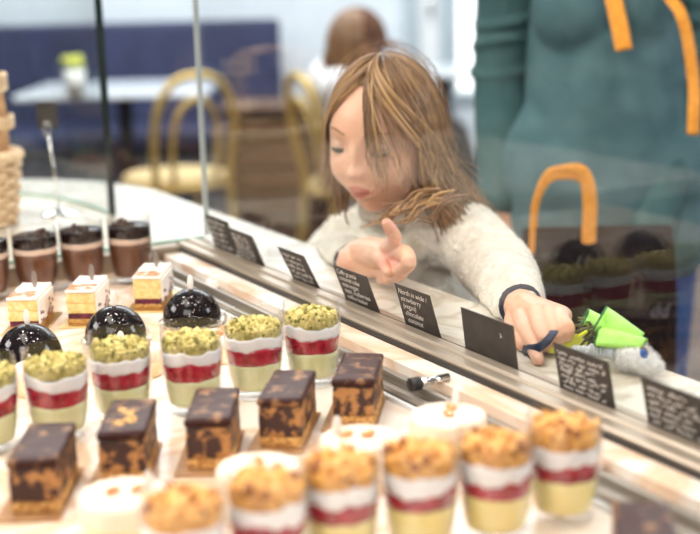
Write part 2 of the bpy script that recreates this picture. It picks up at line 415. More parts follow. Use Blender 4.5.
def remeshed(name, mb, voxel, mats, parent=None, smooth_it=3, fmat=None, group_fn=None):
    o = mb.obj(name+'_tmp', mats[0] if isinstance(mats, list) else mats)
    r = o.modifiers.new('r', 'REMESH'); r.mode = 'VOXEL'; r.voxel_size = voxel
    if smooth_it:
        s = o.modifiers.new('s', 'SMOOTH'); s.factor = 0.5; s.iterations = smooth_it
    dg = bpy.context.evaluated_depsgraph_get()
    me = bpy.data.meshes.new_from_object(o.evaluated_get(dg))
    bpy.data.objects.remove(o)
    me.name = name; me.materials.clear()
    for m in (mats if isinstance(mats, list) else [mats]): me.materials.append(m)
    n = len(me.polygons)
    idx = [0]*n
    if group_fn:
        idx = [group_fn(p.center) for p in me.polygons]
    me.polygons.foreach_set('material_index', idx)
    me.polygons.foreach_set('use_smooth', [True]*n)
    me.update()
    o = bpy.data.objects.new(name, me); COL.objects.link(o)
    if parent is not None: o.parent = parent
    return o
def tag(o, label, cat, group=None, kind=None):
    o['label'] = label; o['category'] = cat
    if group: o['group'] = group
    if kind: o['kind'] = kind
    return o
def struct(o): o['kind'] = 'structure'; return o
def thing(name, label, cat, loc=(0, 0, 0), rz=0.0, group=None):
    o = bpy.data.objects.new(name, None); COL.objects.link(o)
    o.empty_display_size = 0.05
    o.location = loc; o.rotation_euler = (0, 0, rz)
    return tag(o, label, cat, group)
def copy_tree(o, parent=None):
    c = o.copy(); COL.objects.link(c)
    if parent is not None: c.parent = parent
    for ch in list(o.children): copy_tree(ch, c)
    return c

DECK = 0.82; RAILZ = 0.85; LEDGE = 0.842; LK = (CAMH-LEDGE)/(CAMH-0.85)
# ================================================================ SETTING
# horizontal frame for the shop floor beyond the counter
def bk(s, d, z=0.0): return Vector((0, 0, z)) + R0*s + FH*d
BM = Matrix((R0, FH, Vector((0, 0, 1)))).transposed().to_4x4()     # local x = right, y = away, z = up
WD = 7.6
struct(MB().box(-9.5, 4.5, 0.87, 9.5, -0.05, 0).obj('floor', MT['floor'], smooth=False))
struct(MB().box(-9.5, 4.5, -4.5, 0.8699, -0.05, 0).obj('floor_staff', MT['darkwood'], smooth=False))
def back_box(name, s0, s1, d0, d1, z0, z1, mat, parent=None):
    o = MB().box(s0, s1, d0, d1, z0, z1).obj(name, mat, parent, smooth=False)
    o.matrix_world = BM; return o
# back wall with a window opening px 457..482
def sx(px, d): return (px-350)/FPX*d
ws0, ws1 = sx(461, WD), sx(530, WD)
wz0 = height_at(470, 92, WD)
wb = MB()
wb.box(-4.2, ws0, WD, WD+0.15, 0, 2.4); wb.box(ws1, 3.4, WD, WD+0.15, 0, 2.4)
wb.box(ws0, ws1, WD, WD+0.15, 0, wz0); wb.box(ws0, ws1, WD, WD+0.15, 2.2, 2.4)
o = wb.obj('wall_back', MT['walltile'], smooth=False); o.matrix_world = BM; struct(o)
fr = MB()
t = 0.05
fr.box(ws0-t, ws0, WD-0.03, WD, wz0-t, 2.2+t); fr.box(ws1, ws1+t, WD-0.03, WD, wz0-t, 2.2+t)
fr.box(ws0, ws1, WD-0.03, WD, wz0-t, wz0); fr.box(ws0, ws1, WD-0.03, WD, 2.2, 2.2+t)
o = fr.obj('window_1', MT['greytrim'], smooth=False); o.matrix_world = BM; struct(o)
pn = MB().box(ws0, ws1, WD+0.07, WD+0.08, wz0, 2.2).obj('pane', MT['pane'], None, smooth=False); pn.parent = o
d0, d1 = sx(415, WD), sx(452, WD)
dm = MB().box(d0+0.05, d1-0.05, WD-0.045, WD-0.002, 0, 2.15)
o = dm.obj('door_1', MT['wallwhite'], smooth=False); o.matrix_world = BM; struct(o)
df = MB(); df.box(d0-0.03, d0+0.05, WD-0.07, WD-0.002, 0, 2.23); df.box(d1-0.05, d1+0.03, WD-0.07, WD-0.002, 0, 2.23); df.box(d0+0.05, d1-0.05, WD-0.07, WD-0.002, 2.15, 2.23)
q = df.obj('door_frame', MT['greytrim'], o, smooth=False)
q = MB().tube([(d1-0.10, WD-0.09, 0.98), (d1-0.10, WD-0.09, 1.12)], 0.012).obj('door_handle', MT['chrome'], o)
# staff side wall with back bar (seen mirrored in the front glass)
struct(MB().box(-4.65, -4.5, -4.5, 0.55, 0, 2.4).obj('wall_left', MT['darkwood'], smooth=False))

# ================================================================ DISPLAY CASE
X0, X1 = -1.812, -0.30
case = thing('display_case', 'glass-fronted pastry display case with marble deck and steel rails', 'display case', (0, 0, 0))
MB().box(X0, X1, -0.02, 0.870, 0.0, 0.795).obj('base_cabinet', MT['case_panel'], case, smooth=False)
bevel(MB().box(X0+0.03, X1, 0.0, 0.6405, 0.796, DECK).obj('deck', MT['marble'], case, smooth=False), 0.002)
# channels between deck and rail
ch = MB()
ch.box(X0+0.035, X1, 0.6410, 0.6455, 0.796, 0.8235)
ch.obj('drain_lip', MT['wallwhite'], case, smooth=False)
tr = MB()
tr.box(X0+0.035, X1, 0.6475, 0.6535, 0.796, 0.830); tr.box(X0+0.035, X1, 0.6535, 0.6655, 0.796, 0.824)
tr.box(X0+0.035, X1, 0.6655, 0.6705, 0.796, 0.834); tr.box(X0+0.035, X1, 0.6705, 0.684, 0.796, 0.828)
bevel(tr.obj('door_track', MT['steel'], case, smooth=False), 0.0008)
MB().box(X0+0.035, X1, 0.6845, 0.714, 0.796, 0.838).obj('marble_strip', MT['marble'], case, smooth=False)
ra = MB()
ra.box(X0, X1, 0.7145, 0.7165, 0.796, 0.8435)
rail_lo = ra.obj('rail_seal', MT['seal'], case, smooth=False)
prof = [(0.7168, 0.796), (0.7168, 0.8455), (0.7185, 0.8482), (0.7275, 0.8495), (0.729, 0.8475), (0.734, 0.8475), (0.7355, 0.8505), (0.7445, 0.8515), (0.747, 0.849), (0.7475, 0.796)]
V = [(X0, y, z) for y, z in prof]+[(X1, y, z) for y, z in prof]; n = len(prof)
F = [(i, (i+1) % n, n+(i+1) % n, n+i) for i in range(n)]+[tuple(range(n))[::-1], tuple(range(n, 2*n))]
link_mesh('front_rail', V, F, MT['steel_warm'], case, smooth=False)
bevel(MB().box(X0, X0+0.03, 0.05, 0.7145, 0.796, 0.848).obj('side_rail', MT['steel_warm'], case, smooth=False), 0.003)
MB().box(X0, X1, 0.7478, 0.7505, 0.796, 0.8495).box(X0, X1, 0.7565, 0.766, 0.796, 0.8475).obj('slot_lips', MT['steel_warm'], case, smooth=False)
MB().box(X0, X1, 0.7507, 0.7563, 0.796, 0.8455).obj('card_slot', MT['seal'], case, smooth=False)
MB().box(X0+0.004, X1, 0.7665, 0.7735, 0.80, 1.42).obj('front_glass', MT['pane'], case, smooth=False)
MB().box(X0-0.0005, X0+0.0035, 0.7663, 0.7737, 0.852, 1.42).obj('glass_edge', MT['white_edge'], case, smooth=False)
MB().box(X0-0.002, X0+0.004, 0.10, 0.764, 0.849, 1.42).obj('side_glass', MT['pane'], case, smooth=False)
MB().box(X0-0.003, X0+0.005, 0.10, 0.764, 0.8485, 0.8515).obj('glass_foot', MT['pane_green'], case, smooth=False)
# small fittings on the track
def stud(x, y, z, label_m=None):
    a = MB().tube([(x, y-0.031, z), (x, y+0.004, z)], 0.0044, 14).obj('track_peg', MT['chrome'], case)
    MB().tube([(x, y-0.041, z), (x, y-0.030, z)], 0.0068, 16).obj('rubber_cap', MT['seal'], a)
stud(-1.037, 0.690, 0.8415)
for bx in (-1.585, -0.80):
    f_ = MB(); f_.box(bx-0.014, bx+0.014, 0.672, 0.682, 0.8282, 0.8325); f_.ball((bx-0.008, 0.677, 0.8345), 0.004, 10, 6); f_.ball((bx+0.008, 0.677, 0.8345), 0.004, 10, 6)
    f_.obj('track_clip', MT['wchoc'], case)

# marble customer ledge + rounded left counter in one continuous slab
cx, cy, cr = -2.235*LK, 0.43*LK, 0.445*LK
YE = 0.872*LK
poly = [(X1, 0.7745), (X1, YE), (-2.14, YE)]
poly += [(cx+cr*cos(radians(a)), cy+cr*sin(radians(a))) for a in range(95, 186, 5)]
poly += [(cx-cr, -0.30), (-1.818, -0.30), (-1.818, 0.7745)]
wt = tag(bevel(MB().prism(poly, 0.807, LEDGE).obj('marble_worktop', MT['ledge'], smooth=False), 0.004, 3),
         'white veined marble worktop with rounded corner running along the glass as a ledge', 'worktop')
ins = []
poly2 = [(-1.82, -0.28), (-1.82, 0.80), (-2.10, 0.80)]+[(cx+(cr-0.07)*cos(radians(a)), cy+(cr-0.07)*sin(radians(a))) for a in range(95, 186, 5)]+[(cx-cr+0.07, -0.28)]
tag(MB().prism(poly2[::-1], 0.0, 0.8065).obj('corner_cabinet', MT['case_panel'], smooth=False), 'dark rounded cabinet base under the left marble worktop', 'cabinet')
# curved glass screen on the left counter
path = spline([(x_*LK, y_*LK, 0) for x_, y_, _ in [(-2.08, 0.712, 0), (-2.18, 0.709, 0), (-2.28, 0.694, 0), (-2.376, 0.656, 0), (-2.46, 0.590, 0), (-2.52, 0.49, 0), (-2.54, 0.36, 0), (-2.54, 0.2, 0), (-2.54, 0.0, 0)]], 5)
scr = thing('glass_screen', 'curved glass guard with a dark edge on the left marble counter', 'glass screen', (0, 0, 0))
def sheet(path, th, z0, z1):
    V = []; F = []
    for i, p in enumerate(path):
        t_ = (path[min(i+1, len(path)-1)]-path[max(i-1, 0)]).normalized(); nrm = Vector((-t_.y, t_.x, 0))*th/2
        V += [(p.x+nrm.x, p.y+nrm.y, z0), (p.x+nrm.x, p.y+nrm.y, z1), (p.x-nrm.x, p.y-nrm.y, z1), (p.x-nrm.x, p.y-nrm.y, z0)]
    k = len(path)
    for i in range(k-1):
        for a in range(4):
            b = (a+1) % 4; F.append((i*4+a, i*4+b, (i+1)*4+b, (i+1)*4+a))
    F += [(3, 2, 1, 0), ((k-1)*4, (k-1)*4+1, (k-1)*4+2, (k-1)*4+3)]
    return MB().add(V, F)
o = sheet(path, 0.006, LEDGE+0.0005, 1.42).obj('curved_pane', MT['pane'], scr); smooth_angle(o)
o = sheet([Vector(p) for p in path], 0.0065, LEDGE+0.0005, LEDGE+0.004).obj('pane_foot', MT['pane_green'], scr); smooth_angle(o)
MB().box(-2.08*LK, -2.08*LK+0.007, 0.7215, 0.7325, LEDGE+0.0005, 1.42).obj('dark_edge_strip', MT['pane_edge'], scr, smooth=False)

# ================================================================ DESSERT CUPS
OUT = [(0.0005, 0.0), (0.0205, 0.0), (0.0228, 0.0015), (0.0245, 0.006), (0.0265, 0.018), (0.0285, 0.036), (0.0296, 0.050), (0.0293, 0.061), (0.0282, 0.0705), (0.0278, 0.0715)]
INN = [(0.0272, 0.0713), (0.0270, 0.0705), (0.0280, 0.061), (0.0283, 0.050), (0.0272, 0.036), (0.0250, 0.018), (0.0225, 0.009), (0.0005, 0.0082)]
def rin(z):
    pts = INN[::-1][1:]
    for (r0, z0), (r1, z1) in zip(pts, pts[1:]):
        if z0 <= z <= z1 and z1 > z0: return r0+(r1-r0)*(z-z0)/(z1-z0)
    return pts[0][0] if z < 0.01 else 0.027
def wavy(seed, amp):
    rs = random.Random(seed); A = [(rs.uniform(0.3, 1), k, rs.uniform(0, 6.28)) for k in (2, 3, 5, 8, 13)]
    s = sum(a for a, _, _ in A)
    return lambda th: amp*sum(a/(1+0.06*k)*sin(k*th+p) for a, k, p in A)/s*1.8
def layer(name, z0, z1, f0, f1, mat, parent, n=56, rows=5):
    V = []; F = []
    for i in range(rows+1):
        u = i/rows
        for j in range(n):
            th = 2*pi*j/n; z = (z0+f0(th))*(1-u)+(z1+f1(th))*u; r = rin(z)-0.0005
            V.append((r*cos(th), r*sin(th), z))
    for i in range(rows):
        for j in range(n): F.append((i*n+j, i*n+(j+1) % n, (i+1)*n+(j+1) % n, (i+1)*n+j))
    b = len(V); V += [(0, 0, z0), (0, 0, z1)]
    for j in range(n):
        F.append((b, (j+1) % n, j)); F.append((b+1, rows*n+j, rows*n+(j+1) % n))
    return link_mesh(name, V, F, mat, parent)
ICO = None
def ico_template():
    bm = bmesh.new(); bmesh.ops.create_icosphere(bm, subdivisions=1, radius=1.0)
    V = [v.co.copy() for v in bm.verts]; F = [tuple(v.index for v in f.verts) for f in bm.faces]; bm.free(); return V, F
ICO = ico_template()
def chunks(mb, n, rad, zf, rlo, rhi, rs, mi=0):
    for _ in range(n):
        a = rs.uniform(0, 2*pi); r = rad*sqrt(rs.random()); q = rs.uniform(rlo, rhi)
        c = Vector((r*cos(a), r*sin(a), zf(r)+rs.uniform(-0.4, 0.5)*q))
        rot = Matrix.Rotation(rs.uniform(0, 6), 3, Vector((rs.random(), rs.random(), rs.random()+0.01)).normalized())
        sc = Vector((q*rs.uniform(.7, 1.2), q*rs.uniform(.7, 1.2), q*rs.uniform(.6, 1)))
        mb.add([c+rot @ Vector((v.x*sc.x, v.y*sc.y, v.z*sc.z))*rs.uniform(0.85, 1.1) for v in ICO[0]], ICO[1], rs.choice((0, 0, 0, 1, 1, 1, 2)))
def cup_glass(root):
    g = MB().lathe(OUT+INN, 44).obj('glass', MT['cupglass'], root); smooth_angle(g, 60)
def crumble(root, z0, z1, mat, seed, n=150, lo=0.0014, hi=0.0036, mound=0.004, side=0.0):
    rs = random.Random(seed); mb = MB()
    pr = [(rin(z0)-0.001, z0), (rin((z0+z1)/2)-0.001, (z0+z1)/2), (rin(min(z1, 0.07))-0.0018, z1-0.001), (0.016, z1+mound*0.5), (0.0003, z1+mound)]
    mb.lathe(pr, 28)
    chunks(mb, n, 0.0245, lambda r: z1+mound*(1-(r/0.026)**2), lo, hi, rs)
    for _ in range(int(n*0.7)):                       # against the glass wall
        a = rs.uniform(0, 2*pi); z = rs.uniform(z0+0.001, z1); q = rs.uniform(lo, hi)*0.8
        r = rin(z)-0.0007-q*0.75
        c = Vector((r*cos(a), r*sin(a), z))
        mb.add([c+v*q*rs.uniform(0.8, 1.0) for v in ICO[0]], ICO[1], rs.choice((0, 0, 1, 1, 2)))
    return mb.obj('crumble', mat, root, smooth=False)
def pist_cup(seed):
    t = thing('dessert_cup', '', 'dessert'); cup_glass(t)
    a, b, c, d = wavy(seed, 0.0007), wavy(seed+1, 0.0022), wavy(seed+2, 0.0024), wavy(seed+3, 0.0012)
    z = lambda th: 0
    layer('custard', 0.0086, 0.0300, z, a, MT['pist_custard'], t)
    layer('raspberry_layer', 0.0301, 0.0428, a, b, MT['raspberry'], t)
    layer('cream_layer', 0.0429, 0.0525, b, c, MT['cream'], t)
    crumble(t, 0.0520, 0.0608, [MT['pist_crumb'], MT['pist_light'], MT['pist_dark']], seed, 150, 0.0014, 0.0036, 0.0015)
    return t
def car_cup(seed):
    t = thing('dessert_cup', '', 'dessert'); cup_glass(t)
    a, b, c = wavy(seed, 0.0007), wavy(seed+1, 0.0028), wavy(seed+2, 0.0024)
    z = lambda th: 0
    layer('custard', 0.0086, 0.0310, z, a, MT['yel_custard'], t)
    layer('raspberry_layer', 0.0311, 0.0415, a, b, MT['raspberry'], t)
    layer('cream_layer', 0.0416, 0.0520, b, c, MT['cream'], t)
    crumble(t, 0.0520, 0.0615, [MT['car_crumb'], MT['car_light'], MT['car_dark']], seed, 90, 0.0022, 0.0054, 0.002)
    return t
def choc_cup(seed):
    t = thing('pudding_cup', '', 'pudding'); cup_glass(t)
    a, b, c = wavy(seed, 0.0005), wavy(seed+1, 0.0006), wavy(seed+2, 0.0005)
    z = lambda th: 0
    layer('mousse', 0.0086, 0.0440, z, a, MT['choc_mousse'], t)
    layer('cream_layer', 0.0441, 0.0500, a, b, MT['choc_cream'], t)
    layer('ganache', 0.0501, 0.0622, b, c, MT['ganache'], t)
    rs = random.Random(seed); mb = MB()
    ox, oy = rs.uniform(-0.008, 0.008), rs.uniform(-0.008, 0.004)
    sub = MB(); chunks(sub, 90, 0.016, lambda r: 0.0626+0.0015*(1-(r/0.016)), 0.001, 0.0022, rs)
    chunks(sub, 4, 0.005, lambda r: 0.0655, 0.003, 0.0042, rs)
    sub.xf(Matrix.Translation((ox, oy, 0))).obj('cocoa_crumbs', [MT['choc_crumb'], MT['choc_crumb'], MT['ganache']], t, smooth=False)
    return t
def place_row(protos, spots, labels, group):
    for i, ((x, y), lab) in enumerate(zip(spots, labels)):
        p = protos[i % len(protos)]
        if i < len(protos): o = p
        else: o = copy_tree(p)
        o.location = (x, y, DECK+0.0004); o.rotation_euler = (0, 0, i*1.7)
        o['label'] = lab; o['group'] = group; o.scale = (SXY, SXY, ZS)
ZS = 1.24; SXY = 1.04
PR = [pist_cup(11), pist_cup(23), pist_cup(37)]
ys = [0.604, 0.536, 0.463, 0.396, 0.327, 0.262]
place_row(PR, [(-1.157, ys[0]), (-1.154, ys[1]), (-1.143, ys[2]), (-1.160, ys[3]), (-1.143, ys[4]), (-1.148, ys[5])],
          ['pistachio-crumbed dessert cup nearest the front glass in its row',
           'pistachio-crumbed dessert cup second from the front glass, before a white cake tag',
           'pistachio-crumbed dessert cup third from the front glass, just below the right black dome',
           'pistachio-crumbed dessert cup in front of the middle black dome',
           'pistachio-crumbed dessert cup in front of the left black dome, fifth from the glass',
           'pistachio-crumbed dessert cup cut by the left picture edge'], 'pistachio dessert cups')
ZS = 1.22; SXY = 1.0
PR = [car_cup(51), car_cup(63), car_cup(77)]
place_row(PR, [(-0.744, 0.604), (-0.746, 0.541), (-0.759, 0.482), (-0.772, 0.422), (-0.770, 0.362), (-0.768, 0.298)],
          ['caramel-crumbed dessert cup nearest the steel track, rightmost of its row',
           'caramel-crumbed dessert cup second from the steel track',
           'caramel-crumbed dessert cup third from the steel track, in front of two cream cakes',
           'caramel-crumbed dessert cup just right of a round cream cake, fourth from the track',
           'caramel-crumbed dessert cup cut by the bottom edge before a round cream cake',
           'caramel-crumbed dessert cup at the lower left end of its row, mostly cut off'], 'caramel dessert cups')
ZS = 1.31; SXY = 1.07
PR = [choc_cup(91), choc_cup(102)]
place_row(PR, [(-1.712, 0.610), (-1.724, 0.544), (-1.724, 0.478), (-1.728, 0.412)],
          ['chocolate pudding cup nearest the glass corner, rightmost of the back row',
           'chocolate pudding cup second from the glass corner in the back row',
           'chocolate pudding cup left of centre in the back row, third from the glass corner',
           'chocolate pudding cup cut off by the left picture edge in the back row'], 'chocolate pudding cups')

# ================================================================ GLAZED DOMES
def dome():
    t = thing('glazed_dome', '', 'cake')
    mb = MB(); r, h = 0.0365, 0.037
    pr = [(0.0003, 0.0030), (r*0.96, 0.0030), (r, 0.006)]+[(r*cos(radians(a)), 0.006+(h)*sin(radians(a))) for a in range(8, 89, 8)]+[(0.0003, 0.006+h)]
    mb.lathe(pr, 48).obj('glaze', MT['dome'], t)
    fb = MB(); n = 96
    V = []; F = []
    for i, (rr, zz) in enumerate([(0.0003, 0.0008), (0.036, 0.0008), (0.0415, 0.0030), (0.0415, 0.0024), (0.036, 0.0002), (0.0003, 0.0002)]):
        for j in range(n):
            th = 2*pi*j/n; k = 0.0014*sin(24*th) if 2 <= i <= 3 else 0
            V.append((rr*cos(th), rr*sin(th), zz+k))
    for i in range(5):
        for j in range(n): F.append((i*n+j, i*n+(j+1) % n, (i+1)*n+(j+1) % n, (i+1)*n+j))
    fb.add(V, F).obj('foil_base', MT['silver_foil'], t)
    tg = MB().ball((0, 0, 0.0505), (0.0042, 0.0012, 0.0105), 14, 10)
    tg.obj('white_chocolate_chip', MT['wchoc'], t)
    return t
ZS = 1.0; SXY = 1.0
D0 = dome()
place_row([D0], [(-1.455, 0.593), (-1.430, 0.485), (-1.408, 0.375)],
          ['shiny black glazed dome cake rightmost, nearest the steel track',
           'shiny black glazed dome cake in the middle of the three',
           'shiny black glazed dome cake at the left picture edge'], 'black glazed domes')
e = copy_tree(D0); e.location = (-1.40, 0.262, DECK+0.0004); e['label'] = 'shiny black glazed dome cake outside the left edge, mirrored in the glass'
for o in list(D0.users_collection[0].objects):
    if o.name.startswith('glazed_dome'): o.rotation_euler = (0, 0, radians(40))

# small round cream cakes
def tart(r=0.034, h=0.041, seed=3, fruit=True, chip=True, mats=('tart', 'tart_edge')):
    t = thing('cream_cake', '', 'cake')
    MB().lathe([(0.0003, 0.0), (r-0.001, 0.0), (r, 0.001), (r, h*0.55), (r-0.0005, h*0.56), (0.0003, h*0.56)], 44).obj('sponge_band', MT[mats[1]], t)
    MB().lathe([(0.0003, h*0.561), (r-0.0002, h*0.561), (r, h*0.57), (r, h-0.004), (r-0.0015, h-0.001), (r-0.004, h), (0.0003, h)], 44).obj('mousse_top', MT[mats[0]], t)
    rs = random.Random(seed)
    if fruit:
        for k in range(2):
            mb = MB(); a = rs.uniform(0, 6)
            mb.ball((0.006-0.014*k, -0.004+0.012*k, h+0.0022), (0.007, 0.004, 0.003), 12, 8, fn=lambda p: p*(1+0.15*sin(9*p.x+5*p.y)))
            mb.obj('apricot_piece', MT['apricot'], t)
    if chip:
        MB().ball((-0.012, 0.016, h+0.006), (0.005, 0.0013, 0.011), 14, 10).obj('white_chocolate_chip', MT['wchoc'], t)
    return t
T0 = tart()
place_row([T0], [(-0.900, 0.602), (-0.892, 0.508), (-0.880, 0.408), (-0.888, 0.298)],
          ['round cream cake rightmost of the front cakes, behind the caramel cups beside the track',
           'round cream cake with apricot pieces between brownies and caramel cups, second from track',
           'round cream cake with apricot pieces in front of the third brownie',
           'round cream cake with apricot pieces at the bottom, in front of the two left brownies'], 'cream cakes in the front row')
T1 = tart(0.026, 0.030, 5, True, True)
place_row([T1], [(-1.292, 0.560), (-1.292, 0.462), (-1.292, 0.352)],
          ['small cream cake peeking out right of the right black dome, behind the pistachio cups',
           'small cream cake mostly hidden between the right and middle black domes',
           'small cream cake mostly hidden between the middle and left black domes'], 'cream cakes behind the pistachio cups')

# ================================================================ BROWNIES AND CAKE SLICES
def rounded_box(x0, x1, y0, y1, z0, z1, name, mats, parent, bv=0.003, fm=None, top_m=False):
    o = MB().box(x0, x1, y0, y1, z0, z1).obj(name, mats, parent, smooth=False)
    if top_m:
        o.data.polygons[1].material_index = 1
    bm = bmesh.new(); bm.from_mesh(o.data)
    bmesh.ops.bevel(bm, geom=[e for e in bm.edges], offset=bv, segments=3, profile=0.6, affect='EDGES')
    bmesh.ops.subdivide_edges(bm, edges=[e for e in bm.edges if e.calc_length() > 0.012], cuts=5, use_grid_fill=True)
    for v in bm.verts:
        v.co += Vector(mnoise.noise_vector(v.co*90+Vector((hash(name) % 7, 0, 0))))*0.0007
    bm.to_mesh(o.data); bm.free()
    o.data.polygons.foreach_set('use_smooth', [True]*len(o.data.polygons))
    return o
def brownie(nuts=False):
    t = thing('brownie', '', 'brownie')
    L, W = 0.084, 0.037
    rounded_box(-L/2, L/2, -W/2, W/2, 0.0, 0.009, 'biscuit_base', MT['biscuit'], t, 0.0015)
    rounded_box(-L/2, L/2, -W/2, W/2, 0.0091, 0.0365, 'fudge', MT['brown_side'], t, 0.002)
    o = rounded_box(-L/2-0.001, L/2+0.001, -W/2-0.001, W/2+0.001, 0.0366, 0.0445, 'chocolate_top', MT['brown_top'], t, 0.0037)
    if not nuts: return t
    g = MB()
    rs = random.Random(4)
    for (gx, gy, gr) in ((0.012, 0.004, 0.0065), (0.020, -0.004, 0.0055), (-0.004, 0.001, 0.005), (-0.014, -0.006, 0.004)):
        g.ball((gx, gy, 0.0442), (gr*1.3, gr, 0.0014), 12, 6, fn=lambda p: p*(1+0.25*sin(7*p.x+4*p.y)))
    g.obj('nut_pieces', MT['biscuit'], t)
    return t
def board(t_name, lab, x, y, rz, L, W, mat, group):
    b = tag(bevel(MB().box(-L/2, L/2, -W/2, W/2, 0, 0.0018).obj(t_name, mat, smooth=False), 0.0006), lab, 'cake board', group)
    b.location = (x, y, DECK+0.0003); b.rotation_euler = (0, 0, rz); return b
def front_pose(px, py, ang, L, W):
    """centre of a bar whose lower front edge has its middle at px,py"""
    p = PZ(px, py, DECK+0.003); d = Vector((cos(ang), sin(ang), 0))
    return p + d*(L/2), ang
B0 = brownie()
br = [(354, 425, 143, 'chocolate brownie bar nearest the steel track, right end of the row', 'first'),
      (281, 446, 143, 'marbled brownie bar with big pale nut chunks, second from the steel track', 'second'),
      (210, 468, 150, 'dark brownie bar in the middle of the row', 'third'),
      (124, 482, 152, 'brownie bar with pale nuts on its top, second from the left edge', 'fourth'),
      (36, 512, 152, 'big dark brownie bar at the left edge of the picture', 'fifth')]
blabs = ['brown board under the brownie nearest the steel track', 'brown board under the brownie with big pale nut chunks', 'brown board under the middle brownie',
         'brown board under the brownie with pale nuts on top, second from left', 'brown board under the big dark left brownie']
for i, (px, py, a, lab, _) in enumerate(br):
    o = B0 if i == 0 else (brownie(True) if i == 3 else copy_tree(B0))
    p, an = front_pose(px, py, radians(a), 0.084, 0.037)
    o.location = (p.x, p.y, DECK+0.0023); o.rotation_euler = (0, 0, an+pi)
    o['label'] = lab; o['group'] = 'brownie bars'; o.scale = (1.04, 1.05, 1.04)
    pb = p + Vector((sin(an), -cos(an), 0))*-0.004
    board('cake_board', blabs[i], pb.x, pb.y, an, 0.112, 0.052, MT['tan_board'], 'brown boards under the brownies')
o = copy_tree(B0); p = PZ(640, 508, 0.863); o.location = (p.x+0.034, p.y-0.026, DECK+0.0014); o.rotation_euler = (0, 0, radians(143)+pi); o['label'] = 'dark brownie bar cut by the bottom edge at the lower right'; o['group'] = 'brownie bars'

def slice_cake():
    t = thing('cake_slice', '', 'cake')
    L, W = 0.080, 0.036
    rounded_box(-L/2, L/2, -W/2, W/2, 0.0, 0.0055, 'biscuit_base', MT['biscuit'], t, 0.001)
    rounded_box(-L/2+0.001, L/2-0.001, -W/2+0.001, W/2-0.001, 0.0056, 0.0125, 'berry_layer', MT['blueberry'], t, 0.001)
    rounded_box(-L/2, L/2, -W/2, W/2, 0.0126, 0.0255, 'lower_sponge', MT['sponge'], t, 0.0012)
    rounded_box(-L/2, L/2, -W/2, W/2, 0.0256, 0.0385, 'upper_sponge', MT['sponge'], t, 0.0012)
    rounded_box(-L/2-0.0006, L/2+0.0006, -W/2-0.0006, W/2+0.0006, 0.0386, 0.0425, 'cream_top', MT['whitecream'], t, 0.0016)
    # cream glaze down the long side
    rounded_box(-L/2+0.001, L/2-0.001, W/2+0.0002, W/2+0.0022, 0.0085, 0.0385, 'cream_side', MT['whitecream'], t, 0.0008)
    b = MB(); rs = random.Random(9)
    for k in range(16):
        b.ball((-L/2-0.0002, rs.uniform(-W/2+.004, W/2-.004), rs.uniform(.006, .013)), rs.uniform(.0018, .0038), 8, 6)
        b.ball((rs.uniform(-L/2+.004, L/2-.004), W/2+0.0022, rs.choice([rs.uniform(.009, .013), rs.uniform(.012, .03)])), (rs.uniform(.0015, .004), .001, rs.uniform(.0015, .0035)), 8, 6)
    b.obj('berries', MT['blueberry'], t)
    c = MB().box(L/2-0.032, L/2-0.001, -W/2+0.001, W/2-0.001, 0.0426, 0.0432); c.obj('cocoa_dusting', MT['cocoa'], t, smooth=False)
    tg = MB().ball((-0.012, 0.004, 0.0525), (0.0010, 0.0038, 0.0115), 14, 10)
    tg.obj('marker_tag', MT['tagmetal'], t)
    return t
S0 = slice_cake()
sl = [(148, 308, 148, 'cream-topped sponge slice with berry layer, rightmost, beside the right black dome'),
      (82, 323, 149, 'cream-topped sponge slice with berries on its side, middle of the three'),
      (24, 331, 150, 'cream-topped sponge slice at the left, above the left black dome')]
slabs = ['gold board under the rightmost sponge slice', 'gold board under the middle sponge slice', 'gold board under the left sponge slice']
for i, (px, py, a, lab) in enumerate(sl):
    o = S0 if i == 0 else copy_tree(S0)
    p, an = front_pose(px, py, radians(a), 0.08, 0.036)
    o.location = (p.x, p.y, DECK+0.0023); o.rotation_euler = (0, 0, an+pi)
    o['label'] = lab; o['group'] = 'sponge slices'
    board('cake_board', slabs[i], p.x, p.y, an, 0.11, 0.052, MT['gold_board'], 'gold boards under the sponge slices')

# ================================================================ PRICE CARDS
def ribbon(mb, pts, wd):
    """chalk stroke lying in the local xz plane"""
    pts = [Vector(p) for p in pts]
    for a, b in zip(pts, pts[1:]):
        d = (b-a)
        if d.length < 1e-6: continue
        d.normalize(); n = Vector((-d.z, 0, d.x))*wd/2; a2 = a-d*wd*0.3; b2 = b+d*wd*0.3
        y0 = Vector((0, -0.0003, 0))
        V = [a2+n, a2-n, b2-n, b2+n]; V += [v+y0 for v in V]
        mb.add(V, [(0, 1, 2, 3), (7, 6, 5, 4), (0, 4, 5, 1), (1, 5, 6, 2), (2, 6, 7, 3), (3, 7, 4, 0)])
def scribble(mb, x0, x1, z, h, rs, wd):
    x = x0
    while x < x1-0.003:
        wl = min(rs.uniform(0.009, 0.022), x1-x); n = max(3, int(wl/0.0018)); pts = []
        for i in range(n+1):
            up = (i % 2)
            hh = h*rs.uniform(0.35, 0.6)*up + (h*0.5 if rs.random() < 0.15 else 0) - (h*0.35 if rs.random() < 0.08 else 0)
            pts.append((x+wl*i/n, 0, z+hh))
        ribbon(mb, pts, wd); x += wl+rs.uniform(0.003, 0.005)
